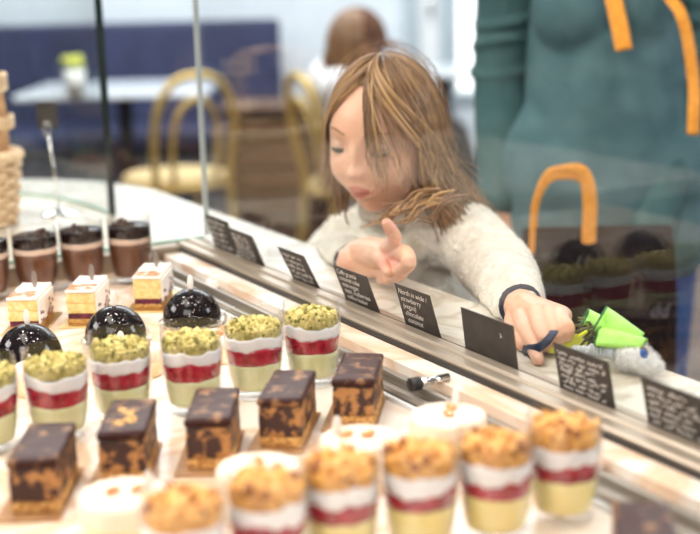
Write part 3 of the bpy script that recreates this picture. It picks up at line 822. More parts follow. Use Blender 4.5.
def text_mesh(body, size):
    cu = bpy.data.curves.new('t', 'FONT'); cu.body = body; cu.size = size; cu.shear = 0.25; cu.extrude = 0.0001; cu.space_character = 0.95
    cu.offset = -0.00018
    o = bpy.data.objects.new('t', cu); COL.objects.link(o)
    dg = bpy.context.evaluated_depsgraph_get()
    me = bpy.data.meshes.new_from_object(o.evaluated_get(dg))
    bpy.data.objects.remove(o)
    V = [Vector(v.co) for v in me.vertices]; F = [tuple(p.vertices) for p in me.polygons]
    return V, F
CARDS = [ # foot left px, foot right px, foot y left, foot y right, height, lean, lines
 (216, 240, 245, 254, .047, .014, None, 'black chalk price card leftmost, beside the glass corner', 5),
 (249, 275, 254, 264, .044, .019, None, 'black chalk price card second from the glass corner', 6),
 (301, 326, 276, 287, .046, .023, None, 'black chalk price card third from the glass corner, left of the pointing hand', 5),
 (355, 387, 297, 311, .045, .018, ['Caffe grande', 'caramel cake', 'nuts vegan', 'nuts, mulberries', 'coffee butter'], 'black chalk price card directly under the pointing hand', 5),
 (410, 446, 322, 336, .047, .015, ['North in wide /', 'strawberry', '(vegan)', 'chocolate', 'coconut'], 'black chalk price card with bracketed word, in front of the child\'s chest', 5),
 (475, 523, 345, 367, .042, .006, [], 'blank black card without writing, in front of the child\'s resting hand', 0),
 (567, 619, 384, 407, .043, .010, None, 'black chalk price card in front of the plush toy', 7),
 (654, 716, 420, 447, .042, .011, None, 'black chalk price card rightmost, cut by the right edge', 6)]
for ci, (xa, xb, ya, yb, h, lean, lines, lab, nl) in enumerate(CARDS):
    yf = 0.7535; h *= 1.15
    a = PZ(xa, ya, RAILZ); b = PZ(xb, yb, RAILZ)
    a.y = b.y = yf; wd = (b-a).length
    t = thing('price_card', lab, 'price card', ((a.x+b.x)/2, yf, 0.8465), 0, 'price cards in the rail')
    ct = math.asin(min(lean/h, .7))
    RM = Matrix.Rotation(ct, 4, 'X')
    bd = MB().box(-wd/2, wd/2, -0.0005, 0.0005, 0, h).xf(RM); bd.obj('board', MT['card'], t, smooth=False)
    mb = MB(); rs = random.Random(ci*5+1)
    if lines is None:
        for k in range(nl):
            z = h*(0.86-0.80*k/max(nl-0.2, 1))
            scribble(mb, -wd/2+0.005+rs.uniform(0, .003), wd/2-rs.uniform(0.006, 0.022), z-0.003, 0.0055, rs, 0.00065)
    elif lines:
        for k, s in enumerate(lines):
            V, F = text_mesh(s, 0.0098)
            z = h*(0.80-0.165*k)
            mb.add([(v.x-wd/2+0.004+0.0012*k, -0.0006-v.z, v.y+z) for v in V], F)
    else:
        ribbon(mb, [(0.022, -0.0006, h*.72), (0.023, -0.0006, h*.67), (0.0215, -0.0006, h*.63)], 0.0006)
        ribbon(mb, [(0.024, -0.0006, h*.64), (0.023, -0.0006, h*.67)], 0.0005)
    for v in mb.v: v.y = v.y if v.y < -0.0004 else v.y-0.0007
    mb.xf(RM).obj('chalk_writing' if nl else 'chalk_smudge', MT['chalk'], t, smooth=False)

# ================================================================ LEFT COUNTER: BASKET AND CARD STAND
bc = PZ(-45, 226, LEDGE); bc.z = LEDGE
bask = thing('wicker_basket', 'honey coloured wicker basket with tall cane handle at the left edge', 'basket', (bc.x, bc.y, LEDGE+0.0006), atan2(R0.y, R0.x))
AX, BX = 0.112, 0.085
def oval(th, k=1.0): return Vector((AX*k*cos(th), BX*k*sin(th), 0))
wv = MB(); NST = 22
for row in range(11):
    z = 0.007+0.0100*row; k = 0.90+0.10*row/10; pts = []
    for i in range(NST*4):
        th = 2*pi*i/(NST*4); off = 0.0052*cos(NST*th/2*1.0+(pi if row % 2 else 0))
        p = oval(th, k); nr = Vector((p.x/AX**2, p.y/BX**2, 0)).normalized()
        pts.append(p+nr*off+Vector((0, 0, z)))
    wv.tube(pts, 0.0043, 6, closed=True)
wv.obj('woven_side', MT['wicker'], bask)
stk = MB()
for i in range(NST):
    th = 2*pi*(i+0.5)/NST
    stk.tube([oval(th, 0.90)+Vector((0, 0, 0.002)), oval(th, 1.0)+Vector((0, 0, 0.112))], 0.003, 6)
stk.obj('stakes', MT['cane'], bask)
MB().lathe([(0.0003, 0.0), (0.98, 0.0), (0.98, 0.004), (0.0003, 0.004)], 40).xf(Matrix.Diagonal((AX*0.9, BX*0.9, 1, 1))).obj('bottom', MT['wicker'], bask)
rm = MB()
for s_ in (0, 1, 2):
    pts = []
    for i in range(150):
        th = 2*pi*i/150; a = 20*th+2*pi*s_/3
        p = oval(th, 1.02); nr = Vector((p.x/AX**2, p.y/BX**2, 0)).normalized()
        pts.append(p+nr*(0.0055*cos(a))+Vector((0, 0, 0.116+0.0055*sin(a))))
    rm.tube(pts, 0.0052, 6, closed=True)
rm.obj('braided_rim', MT['wicker'], bask)
hd = MB()
for dy, rr in ((-0.018, 0.0075), (0.010, 0.0092)):
    zt = 0.262; xo = 0.100 if dy < 0 else 0.086
    hp = spline([(xo, dy, 0.075), (xo, dy, 0.14), (xo-.001, dy, 0.20), (xo-0.007, dy, 0.236), (xo-0.030, dy*0.8, 0.257), (0, dy*0.6, zt), (0.030-xo, dy*0.8, 0.257), (0.007-xo, dy, 0.236), (0.001-xo, dy, 0.20), (-xo, dy, 0.14), (-xo, dy, 0.075)], 6)
    hd.tube(hp, rr, 10)
hd.obj('handle', MT['cane'], bask)
wr = MB()
for zz in (0.165, 0.172, 0.179, 0.226, 0.233, 0.240, 0.247):
    for sg in (1, -1):
        xx = sg*(0.093 if zz < 0.2 else 0.087)
        wr.tube([(xx+0.018*cos(a)*1.0, -0.004+0.028*sin(a), zz+0.002*sin(a*2)) for a in np.linspace(0, 2*pi, 24, endpoint=False)], 0.0035, 6, closed=True)
wr.obj('cane_wraps', MT['wicker'], bask)

sp_ = PZ(60, 215, LEDGE)
st = thing('card_stand', 'slim metal card stand with ring clip on the marble beside the basket', 'card stand', (sp_.x, sp_.y, LEDGE+0.0004), atan2(R0.y, R0.x))
MB().lathe([(0.0003, 0.0), (0.032, 0.0), (0.0325, 0.0015), (0.030, 0.003), (0.018, 0.0065), (0.007, 0.010), (0.004, 0.014), (0.0003, 0.015)], 40).obj('base', MT['chrome'], st)
MB().tube([(0, 0, 0.010), (-0.004, 0, 0.075), (-0.0095, 0, 0.136)], 0.0019, 10).obj('rod', MT['chrome'], st)
MB().tube([(-0.0115+0.0055*cos(a), 0.0016*a/3, 0.149+0.0125*sin(a)) for a in np.linspace(-1.3, 2*pi-1.3+5, 60)], 0.0012, 8).obj('ring_clip', MT['chrome'], st)
sc_ = thing('stand_card', 'small plain dark card held up in the ring clip of the metal stand', 'card', (sp_.x, sp_.y, LEDGE), atan2(R0.y, R0.x))
MB().box(-0.028, 0.007, 0.0052, 0.0062, 0.150, 0.196).obj('card', MT['card'], sc_, smooth=False)

# ================================================================ STAFF SIDE BACK BAR (mirrored in the glass)
bb = thing('back_bar_shelf', 'long dark wooden back bar shelf on the staff side, mirrored in the glass', 'shelf', (-4.5, -1.4, 0))
for k, z in enumerate((0.06, 0.24, 0.42, 0.60, 0.80)):
    MB().box(0.0, 0.40, -1.6, 1.8, z, z+0.035).obj('shelf_board', MT['lightwood'] if k in (2, 3, 4) else MT['woodbox'], bb, smooth=False)
for y in (-1.6, -0.45, 0.7, 1.765):
    MB().box(0.002, 0.38, y, y+0.035, 0.0, 0.059).obj('foot', MT['darkwood'], bb, smooth=False)
    for za, zb in ((0.0955, 0.2395), (0.2755, 0.4195), (0.4555, 0.5995), (0.6355, 0.7995)):
        MB().box(0.002, 0.38, y, y+0.035, za, zb).obj('upright', MT['darkwood'], bb, smooth=False)
rs = random.Random(5)
for z in (0.4555, 0.6355, 0.8355):
    y = -2.85
    while y < 0.1:
        wdt = rs.uniform(0.07, 0.2)
        if rs.random() < 0.55 and not any(yy-1.4-0.02 < y+wdt and y < yy-1.4+0.055 for yy in (-1.6, -0.45, 0.7, 1.765)):
            hgt = rs.uniform(0.06, 0.12)
            o = bevel(MB().box(-0.1, 0.1, -wdt/2, wdt/2, 0, hgt).obj('storage_box', rs.choice([MT['paper'], MT['paper'], MT['teal'], MT['woodbox']]), smooth=False), 0.006)
            o.location = (-4.28, y+wdt/2, z)
            tag(o, 'small storage box on the back bar shelf, mirrored faintly in the glass', 'box', 'boxes on the back bar')
        y += wdt+rs.uniform(0.03, 0.12)
rk = thing('steel_rack', 'tall pale steel shelf rack on the staff side, mirrored over the adult in teal', 'rack', (-4.15, -3.90, 0), 0)
for z_ in (0.18, 0.36, 0.54, 0.72, 0.90, 1.08):
    MB().box(-0.25, 0.25, -0.85, 0.62, z_, z_+0.05).obj('shelf_board', MT['paper'], rk, smooth=False)
for x_ in (-0.28, 0.251):
    for y_ in (-0.85, 0.59): MB().box(x_, x_+0.03, y_, y_+0.03, 0, 1.25).obj('post', MT['steel'], rk, smooth=False)
fz = thing('steel_worktable', 'low white worktable on the staff side, mirrored as pale bands in the glass', 'table', (-2.6, -3.2, 0))
MB().box(-0.7, 0.55, -0.4, 0.35, 0.60, 0.66).obj('tabletop', MT['paper'], fz, smooth=False)
MB().box(-0.6, 0.45, -0.3, 0.25, 0.22, 0.25).obj('undershelf', MT['steel'], fz, smooth=False)
for lx in (-0.65, 0.46):
    for ly in (-0.36, 0.28): MB().box(lx, lx+0.04, ly, ly+0.04, 0, 0.5995).obj('leg', MT['steel'], fz, smooth=False)

# ================================================================ SHOP BEYOND THE COUNTER
def backpose(px, d, rz=0.0):
    p = floor_at(px, d); return p, atan2(R0.y, R0.x)+rz
# banquette
p, a = backpose(105, 7.0)
bq = thing('banquette', 'long navy upholstered banquette bench along the back wall', 'bench', p, a)
xr = (277-105)/FPX*7.0
bevel(MB().box(-1.6, xr, 0.05, 0.22, 0.36, 1.0).obj('backrest', MT['navy'], bq, smooth=False), 0.03, 3)
bevel(MB().box(-1.6, xr, -0.5, 0.045, 0.36, 0.47).obj('seat_cushion', MT['navy'], bq, smooth=False), 0.03, 3)
MB().box(-1.58, xr-0.02, -0.45, 0.20, 0.0, 0.355).obj('plinth', MT['navy'], bq, smooth=False)
# brown wooden chest
p, a = backpose(274, 6.0)
wc = thing('wooden_chest', 'low brown slatted wooden chest on the floor behind the gold chair', 'chest', p, a)
hw = 50/FPX*6.0
for k in range(5):
    MB().box(-hw, hw, -0.2, 0.2, 0.035+0.115*k, 0.135+0.115*k).obj('plank', MT['woodbox'], wc, smooth=False)
for s_ in (-1, 1):
    MB().box(s_*(hw-0.03)-0.025, s_*(hw-0.03)+0.025, -0.225, -0.201, 0.0, 0.62).obj('corner_post', MT['darkwood'], wc, smooth=False)
    MB().box(s_*(hw-0.03)-0.025, s_*(hw-0.03)+0.025, 0.201, 0.225, 0.0, 0.62).obj('corner_post', MT['darkwood'], wc, smooth=False)
MB().box(-hw-0.02, hw+0.02, -0.235, 0.235, 0.622, 0.65).obj('lid', MT['woodbox'], wc, smooth=False)

def cafe_table(px, d, hw, hd, lab, rz=0, rnd=False, h=0.75):
    p, a = backpose(px, d, rz)
    t = thing('cafe_table', lab, 'table', p, a)
    if rnd: MB().lathe([(0.0003, h-0.03), (hw, h-0.03), (hw+0.004, h-0.015), (hw, h), (0.0003, h)], 40).obj('tabletop', MT['tabletop'], t)
    else: bevel(MB().box(-hw, hw, -hd, hd, h-0.03, h).obj('tabletop', MT['tabletop'], t, smooth=False), 0.008)
    MB().tube([(0, 0, 0.03), (0, 0, h-0.031)], 0.035, 16).obj('pedestal', MT['black_iron'], t)
    MB().lathe([(0.0003, 0.0), (0.22, 0.0), (0.22, 0.012), (0.05, 0.03), (0.0003, 0.03)], 30).obj('foot', MT['black_iron'], t)
    return t
cafe_table(118, 5.95, 0.43, 0.36, 'pale marble café table with flower pot in front of the navy bench')
cafe_table(444, 6.6, 0.32, 0.32, 'white café table in front of the bright window and door')
p = PD(76, 94, 5.68); p.z = 0.7506
fp = thing('flower_pot', 'small cream flower pot with yellow-green blooms on the left café table', 'flower pot', p)
MB().lathe([(0.0003, 0.0), (0.038, 0.0), (0.047, 0.108), (0.043, 0.108), (0.040, 0.09), (0.0003, 0.09)], 28).obj('pot', MT['ceramic'], fp)
fl = MB(); rs = random.Random(3)
for k in range(26):
    a_ = rs.uniform(0, 6.28); r_ = 0.045*sqrt(rs.random())
    fl.ball((r_*cos(a_), r_*sin(a_), 0.115+rs.uniform(0, 0.045)), rs.uniform(0.009, 0.016), 8, 6)
fl.obj('blooms', MT['flower'], fp)

def bent_chair(px, d, rz, lab):
    """local: y = facing, back at -y"""
    p, a = backpose(px, d, rz)
    t = thing('bentwood_chair', lab, 'chair', p, a, 'gold bentwood chairs')
    MB().lathe([(0.0003, 0.455), (0.19, 0.455), (0.205, 0.463), (0.205, 0.475), (0.19, 0.484), (0.0003, 0.480)], 40).obj('seat', MT['seat'], t)
    MB().tube([(0.203*cos(q), 0.203*sin(q), 0.447) for q in np.linspace(0, 2*pi, 36, endpoint=False)], 0.015, 8, closed=True).obj('seat_ring', MT['gold'], t)
    for s_ in (-1, 1):
        MB().tube(spline([(s_*0.14, 0.14, 0.445), (s_*0.165, 0.165, 0.22), (s_*0.18, 0.19, 0.0)], 5), [0.016]*11, 10).obj('leg', MT['gold'], t)
    arch = spline([(-0.185, -0.23, 0.0), (-0.165, -0.19, 0.25), (-0.155, -0.175, 0.46), (-0.165, -0.21, 0.66), (-0.135, -0.235, 0.80), (-0.06, -0.25, 0.87), (0.06, -0.25, 0.87), (0.135, -0.235, 0.80), (0.165, -0.21, 0.66), (0.155, -0.175, 0.46), (0.165, -0.19, 0.25), (0.185, -0.23, 0.0)], 6)
    MB().tube(arch, 0.0165, 10).obj('back_arch', MT['gold'], t)
    inner = spline([(-0.085, -0.190, 0.475), (-0.095, -0.215, 0.62), (-0.07, -0.235, 0.74), (0.0, -0.245, 0.79), (0.07, -0.235, 0.74), (0.095, -0.215, 0.62), (0.085, -0.190, 0.475)], 6)
    MB().tube(inner, 0.0125, 10).obj('inner_loop', MT['gold'], t)
    MB().tube([(0.14*cos(q), 0.14*sin(q), 0.24) for q in np.linspace(0, 2*pi, 30, endpoint=False)], 0.009, 8, closed=True).obj('stretcher_ring', MT['gold'], t)
    return t
bent_chair(166, 5.0, radians(30), 'gold bentwood chair with straw seat beside the left café table')
CH2 = bent_chair(358, 4.75, radians(-68), 'gold bentwood chair carrying the seated person in a brown cap')

# ================================================================ PEOPLE
def loc_frame(c, f, u):
    f = f.normalized(); x = f.cross(u).normalized(); u = x.cross(f)
    M = Matrix((x, f, u)).transposed().to_4x4(); M.translation = c
    return M
def g1(x, s): return math.exp(-(x/s)**2)
def child_head(k=1.0, face=True):
    """local x right, y face, z up; origin at the middle of the head; returns MB"""
    a, b, c = 0.0705, 0.086, 0.104
    nu, nv = 120, 90; V = []; F = []
    def P(ph, th):
        n = Vector((sin(th)*sin(ph), sin(th)*cos(ph), cos(th)))
        x, y, z = n
        t = max(0.0, -z)
        wx = 1-0.30*t**1.6; wy = 1.0
        if y < 0: wy = 1-0.42*t**1.3
        else: wy = 1-0.10*t**2
        p = Vector((x*a*wx, y*b*wy, z*c))
        # squarer cheeks, fuller forehead
        if y > 0:
            X, Z = p.x, p.z
            m = min(1.0, y*1.6)
            d = 0.0
            d += 0.006*g1(X, 0.05)*g1(Z-0.045, 0.03)                       # forehead
            d += -0.0075*(g1(X-0.031, 0.017)+g1(X+0.031, 0.017))*g1(Z-0.004, 0.012)   # eye hollows
            d += 0.0035*(g1(X-0.030, 0.020)+g1(X+0.030, 0.020))*g1(Z-0.022, 0.008)    # brow ridge
            d += 0.0075*g1(X, 0.008)*g1(Z+0.004, 0.016)                     # bridge
            d += 0.0125*g1(X, 0.0080)*g1(Z+0.024, 0.0085)                   # tip
            d += 0.0052*(g1(X-0.0085, 0.0055)+g1(X+0.0085, 0.0055))*g1(Z+0.0275, 0.006) # wings
            d += 0.0085*(g1(X-0.036, 0.022)+g1(X+0.036, 0.022))*g1(Z+0.034, 0.022)    # cheeks
            d += 0.0075*g1(X, 0.020)*g1(Z+0.054, 0.014)                     # mouth mound
            d += 0.0042*g1(X, 0.014)*g1(Z+0.0500, 0.0042)                  # upper lip
            d += 0.0052*g1(X, 0.013)*g1(Z+0.0600, 0.0048)                  # lower lip
            d += -0.0040*g1(X, 0.019)*g1(Z+0.0550, 0.0018)                 # lip line
            d += -0.0025*g1(X, 0.003)*g1(Z+0.041, 0.005)                   # philtrum
            d += 0.0085*g1(X, 0.018)*g1(Z+0.084, 0.013)                     # chin
            p += n*d*m
        return p*k
    for i in range(nv+1):
        for j in range(nu): V.append(P(2*pi*j/nu, pi*i/nv))
    for i in range(nv):
        for j in range(nu): F.append((i*nu+j, i*nu+(j+1) % nu, (i+1)*nu+(j+1) % nu, (i+1)*nu+j))
    mb = MB().add(V, F)
    for s_ in (-1, 1):                                                   # ears
        mb.ball((s_*0.0715*k, -0.008*k, -0.008*k), (0.006*k, 0.015*k, 0.024*k), 16, 12, fn=lambda p: p*(1+0.12*sin(4*p.z)))
        mb.tube([(s_*(0.0745)*k, (-0.008+0.0135*cos(q))*k, (-0.004+0.021*sin(q))*k) for q in np.linspace(-1.2, 3.6, 18)], 0.0032*k, 8)
    return mb

def settle(o, y_edge=YE+0.008, z_top=LEDGE+0.0016):
    """cloth and skin resting on the ledge follow its surface"""
    off = o.matrix_world.translation if o.parent is None else (o.parent.location if o.parent.type == 'EMPTY' else Vector())
    for v in o.data.vertices:
        y, z = v.co.y+off.y, v.co.z+off.z
        if 0.76 < y < y_edge and z < z_top:
            if z_top-z < y_edge-y: v.co.z = z_top-off.z
            else: v.co.y = y_edge+0.0015-off.y
def lifted(pts, rad):
    out = []
    for p, r in zip(pts, rad):
        if p.z < LEDGE+r+0.001:
            k = (CC.z-(LEDGE+r+0.001))/(CC.z-p.z); p = CC+(p-CC)*k
            if p.y < 0.7755+r: p = Vector((p.x, 0.7755+r, LEDGE+r+0.001))
        out.append(p)
    return out
class HandMB(MB):
    def capsule(s, pts, rad, n=14, sub=4, mi=0): return MB.capsule(s, lifted(pts, rad), rad, n, sub, mi)
# ---- the child
HC = PY(384, 137, 0.922)
toc = (CC-HC); toc.z = 0; toc.normalize()
ya, pa = radians(28), radians(8)
f0 = toc*cos(ya) - R0*sin(ya)
ff = f0*cos(pa) - Vector((0, 0, 1))*sin(pa)
uu = Vector((0, 0, 1))*cos(pa) + f0*sin(pa)
ra_ = radians(4)
xx = ff.cross(uu)
uu = uu*cos(ra_) - xx*sin(ra_)
HM = loc_frame(HC, ff, uu)
HK = 1.0
head = child_head(HK).xf(HM)
body = MB(); body.v = list(head.v); body.f = list(head.f); body.m = list(head.m)
neck0 = HM @ Vector((0, -0.030, -0.06)); 
SH_C = PY(408, 232, 1.005)                       # between the shoulders
shl = PY(352, 240, 1.00)                         # shoulder at the picture's left (her right)
shr = PY(466, 236, 1.02)
body.capsule([neck0, (neck0+SH_C)/2, SH_C], [0.036, 0.034, 0.045], 18)
hip = Vector((SH_C.x-0.02, 1.10, 0.52)); chest = SH_C + Vector((0, 0.015, -0.09))
body.capsule([SH_C+Vector((0, .01, -.02)), chest, (chest+hip)/2, hip], [0.062, 0.085, 0.08, 0.088], 20)
body.capsule([shl+Vector((0.02, 0, 0)), SH_C, shr-Vector((0.02, 0, 0))], [0.040, 0.055, 0.040], 16)
# arms
elr = PY(331, 258, 0.985); wrr = PY(351, 262, 0.868)
ell = PY(497, 268, 0.985); wrl = PY(521, 306, 0.872)
body.capsule([shl, elr, wrr], [0.036, 0.029, 0.021], 16)
body.capsule([shr, ell, wrl], [0.036, 0.029, 0.021], 16)
# legs standing on the floor
for s_ in (-1, 1):
    h0 = hip + R0*(0.045*s_); kn = Vector((h0.x, h0.y-0.02, 0.30)); an = Vector((h0.x, h0.y+0.02, 0.045))
    body.capsule([h0, kn, an], [0.062, 0.042, 0.030], 14)
    body.capsule([an+Vector((0, 0.02, -0.012)), an+Vector((0, -0.06, -0.018)), an+Vector((0, -0.11, -0.022))], [0.027, 0.026, 0.021], 12)
# pointing hand (her right): palm, thumb, index stretched out, three fingers folded
def hp(px, py, y): return PY(px, py, y)
hand = HandMB()
W = wrr; 
palm = [hp(356, 258, 0.862), hp(370, 254, 0.845), hp(386, 255, 0.830)]
hand.capsule([W]+palm, [0.020, 0.022, 0.0235, 0.0185], 18)
hand.capsule([hp(360, 264, 0.858), hp(376, 265, 0.842)], [0.018, 0.017], 14)
hand.capsule([hp(366, 260, .852), hp(388, 248, 0.826), hp(394, 237, 0.810), hp(387, 224, 0.800)], [0.014, 0.0108, 0.0094, 0.0072], 16, 5)            # index finger
hand.capsule([hp(374, 260, .845), hp(402, 252, 0.820), hp(409, 263, 0.810), hp(400, 270, 0.818), hp(392, 264, 0.829)], [0.012, 0.0100, 0.0092, 0.0082, 0.0075], 14, 5)      # middle, folded
hand.capsule([hp(372, 266, .85), hp(396, 264, 0.827), hp(401, 273, 0.818), hp(393, 276, 0.827), hp(387, 271, 0.836)], [0.012, 0.0095, 0.0088, 0.0078, 0.007], 14, 5)      # ring
hand.capsule([hp(364, 268, .856), hp(382, 271, 0.836), hp(388, 278, 0.829), hp(381, 279, 0.836)], [0.011, 0.0088, 0.0080, 0.0068], 14, 5)           # little
hand.capsule([hp(360, 248, .856), hp(373, 250, 0.830), hp(382, 261, 0.814), hp(388, 273, 0.804)], [0.013, 0.0096, 0.0080, 0.0062], 14, 5)  # thumb
for s_ in (hand,): body.add(s_.v, s_.f)
# resting hand (her left): knuckles up, fingers curled down over the ledge
hand2 = HandMB()
kn2 = [hp(521, 317, 0.838), hp(536, 311, 0.838), hp(549, 310, 0.842), hp(561, 313, 0.850)]
pip2 = [hp(530, 337, 0.812), hp(545, 337, 0.813), hp(557, 334, 0.820), hp(568, 329, 0.830)]
dip2 = [hp(535, 351, 0.802), hp(543, 346, 0.824), hp(555, 343, 0.832), hp(565, 338, 0.842)]
tip2 = [hp(538, 359, 0.797), hp(538, 344, 0.838), hp(550, 342, 0.846), hp(559, 338, 0.856)]
for k_ in range(4):
    rr = (0.0092, 0.0090, 0.0086, 0.0078)[k_]
    low = Vector((0, 0.004, -0.006))
    hand2.capsule([wrl, (wrl+kn2[k_])/2+low*0.6, kn2[k_]+low*0.5], [0.018, 0.0155, 0.0105], 14, 4)
    hand2.capsule([kn2[k_], kn2[k_]*0.45+pip2[k_]*0.55+Vector((0, -0.003, 0.002)), pip2[k_], dip2[k_], tip2[k_]], [rr*1.08, rr, rr*1.02, rr*0.86, rr*0.72], 16, 5)
hand2.capsule([wrl+Vector((0, 0, -.004)), hp(513, 322, .848), hp(516, 336, 0.832), hp(524, 345, 0.826)], [0.015, 0.0105, 0.0092, 0.0075], 14, 5)  # thumb
body.add(hand2.v, hand2.f)
HI = HM.inverted()
tipA = hp(386.5, 225.5, 0.802); tipB = hp(392, 262, 0.82); tipC = hp(537, 358, 0.814)
def girl_mats(c):
    q = HI @ Vector(c); q = q/HK
    if q.y > 0.05 and abs(q.x) < 0.0165:
        top = -0.0462-0.0022*abs(q.x)/0.0165*2; bot = -0.0652+0.009*(q.x/0.0165)**2
        if bot < q.z < top: return 1
    cc = Vector(c)
    if (cc-tipA).length < 0.016 or (cc-tipB).length < 0.022 or (cc-tipC).length < 0.012: return 2
    return 0
girl = remeshed('person', body, 0.0016, [MT['skin'], MT['lips'], MT['skin_pink']], None, 1, group_fn=girl_mats)
settle(girl)
tag(girl, 'long-haired child in a cream wool sweater pointing through the glass with one finger', 'person')
# eyes
def headpart(mb, name, mat, smooth=True): return mb.xf(HM @ Matrix.Scale(HK, 4)).obj(name, mat, girl, smooth)
for s_ in (-1, 1):
    ec = Vector((s_*0.0300, 0.0655, 0.0035))
    eb = headpart(MB().ball(ec, 0.0118, 24, 16), 'eye', MT['eyewhite'])
    gd = Vector((0.10, 1, -0.42)).normalized()
    u_ = gd.cross(Vector((1, 0, 0))).normalized(); v_ = gd.cross(u_)
    ir = MB(); V = []; n = 24
    for i in range(7):
        q = radians(40)*i/6
        for j in range(n):
            th = 2*pi*j/n
            V.append(ec+(gd*cos(q)+(u_*cos(th)+v_*sin(th))*sin(q))*0.0121)
    F = [(i*n+j, i*n+(j+1) % n, (i+1)*n+(j+1) % n, (i+1)*n+j) for i in range(6) for j in range(n)]
    ir.add(V, F); ir.xf(HM @ Matrix.Scale(HK, 4)).obj('iris', MT['iris'], eb)
    def lid(el0, el1, r, name, mat):
        V = []; nx, ny = 22, 8
        for i in range(ny+1):
            el = radians(el0+(el1-el0)*i/ny)
            for j in range(nx+1):
                az = radians(-72+144*j/nx); e2 = el*(1-0.25*(az/1.25)**2) if el < 0 else el
                V.append(ec+Vector((sin(az)*cos(e2), cos(az)*cos(e2), sin(e2)))*r)
        F = [(i*(nx+1)+j, i*(nx+1)+j+1, (i+1)*(nx+1)+j+1, (i+1)*(nx+1)+j) for i in range(ny) for j in range(nx)]
        V2 = [ec+(v-ec)*0.97 for v in V]; k = len(V)
        F2 = [tuple(x+k for x in f[::-1]) for f in F]
        return headpart(MB().add(V+V2, F+F2), name, mat)
    lid(78, -17, 0.0132, 'upper_eyelid', MT['skin'])
    lid(-38, -75, 0.0129, 'lower_eyelid', MT['skin'])
    la = MB(); la.tube([ec+Vector((sin(az)*cos(e), cos(az)*cos(e), sin(e)))*0.0136 for az, e in [(radians(q), radians(-19)*(1-0.25*(radians(q)/1.25)**2)) for q in np.linspace(-66, 66, 16)]], [0.0011+0.0023*sin(pi*i/15) for i in range(16)], 6)
    headpart(la, 'lashes', MT['lash'])
    br_ = MB(); pts = []
    for q in np.linspace(0, 1, 12):
        X = s_*(0.014+0.034*q); Z = 0.0245+0.006*sin(pi*q*0.8)-0.002*q
        # lie on the head surface
        Y = 0.0
        best = None
        for v in HEADV if 'HEADV' in globals() else []: pass
        pts.append(Vector((X, 0, Z)))
    HEADL = globals().setdefault('HEADL', [Vector(v) for v in child_head(1.0).v if v.y > 0.02])
    for p_ in pts:
        nb = sorted(HEADL, key=lambda v: (v.x-p_.x)**2+(v.z-p_.z)**2)[:4]
        p_.y = sum(v.y for v in nb)/4+0.0004
    br_.tube(pts, [0.0008+0.0020*sin(pi*(0.12+0.83*i/11)) for i in range(12)], 8, flat=0.5)
    headpart(br_, 'eyebrow', MT['brow'])

# hair: under-layer hugging the skull, then locks falling over it
def hair_surface(phi, th, k):
    """phi azimuth (0 = face), th polar angle from the crown"""
    n = Vector((sin(th)*sin(phi), sin(th)*cos(phi), cos(th)))
    return Vector((n.x*0.0705, n.y*0.086-0.003, n.z*0.104))*k
cap_ = MB(); nu, nv = 64, 22; V = []; F = []
for i in range(nv+1):
    for j in range(nu):
        ph = -pi+2*pi*j/nu
        lim = radians(40) if abs(ph) < radians(48) else radians(40)+radians(82)*min(1, (abs(ph)-radians(48))/radians(40))
        V.append(hair_surface(ph, lim*i/nv+0.001, 1.055))
for i in range(nv):
    for j in range(nu): F.append((i*nu+j, i*nu+(j+1) % nu, (i+1)*nu+(j+1) % nu, (i+1)*nu+j))
k = len(V); V2 = [v*0.93 for v in V]; F2 = [tuple(x+k for x in f[::-1]) for f in F]
cap_.add(V+V2, F+F2)
hair = headpart(cap_, 'hair', MT['hair_a'])
HB = HM @ Matrix.Scale(HK, 4)
rs = random.Random(12)
locks = MB()
def lock(phi0, phi1, th0, th1, k, fall, drift, r, mi, wig=0.004, nseg=9):
    pts = []
    for i in range(nseg+1):
        q = i/nseg
        th = th0+(th1-th0)*q; ph = phi0+(phi1-phi0)*q**1.2
        pts.append(HB @ hair_surface(ph, th, k+0.03*q))
    last = pts[-1]; d0 = (pts[-1]-pts[-2]).normalized()
    m = 9; ph_ = rs.uniform(0, 6); fr = rs.uniform(5, 10)
    p = last.copy()
    for i in range(1, m+1):
        q = i/m
        d = (d0*(1-q)**1.5 + (Vector((0, 0, -1))+drift)*min(1, q*1.6)).normalized()
        p = p + d*(fall/m)
        pts.append(p + R0*(wig*sin(fr*q+ph_)*q) + FH*(wig*0.6*cos(fr*q*0.8+ph_)*q))
    pts = spline(pts, 2)
    K = len(pts)
    rad = [r*(0.35+0.65*min(1, 6*i/K))*(1-0.80*(i/K)**2.2) for i in range(K)]
    locks.tube(pts, rad, 6, mi, flat=0.55)
D2 = pi/180
pick = lambda w: rs.choices((0, 1, 2), w)[0]
def zf(ph): return 0
# back and right side (picture right), long
for i in range(90):                                                     # body of the hair
    ph = (-rs.uniform(72, 190) if i < 62 else rs.uniform(80, 160))*D2
    lock(ph*rs.uniform(0.7, 1.0), ph, rs.uniform(2, 20)*D2, rs.uniform(88, 104)*D2, 1.02+rs.uniform(0, 0.04), rs.uniform(0.07, 0.12), R0*(rs.uniform(0.2, 0.7) if ph < 0 else rs.uniform(-.05, .1)), rs.uniform(0.006, 0.009), pick((5, 5, 0)))
for s_ in (-1, 1):                                                      # hairline beside the parting
    for i in range(70):
        a_ = s_*rs.uniform(66, 88)*D2
        lock(s_*rs.uniform(4, 40)*D2, a_, rs.uniform(22, 40)*D2, rs.uniform(78, 92)*D2, 1.06+rs.uniform(0, 0.03), rs.uniform(0.03, 0.08), R0*(rs.uniform(0, .2) if s_ < 0 else -0.03), rs.uniform(0.0009, 0.0022), pick((4, 5, 3)))
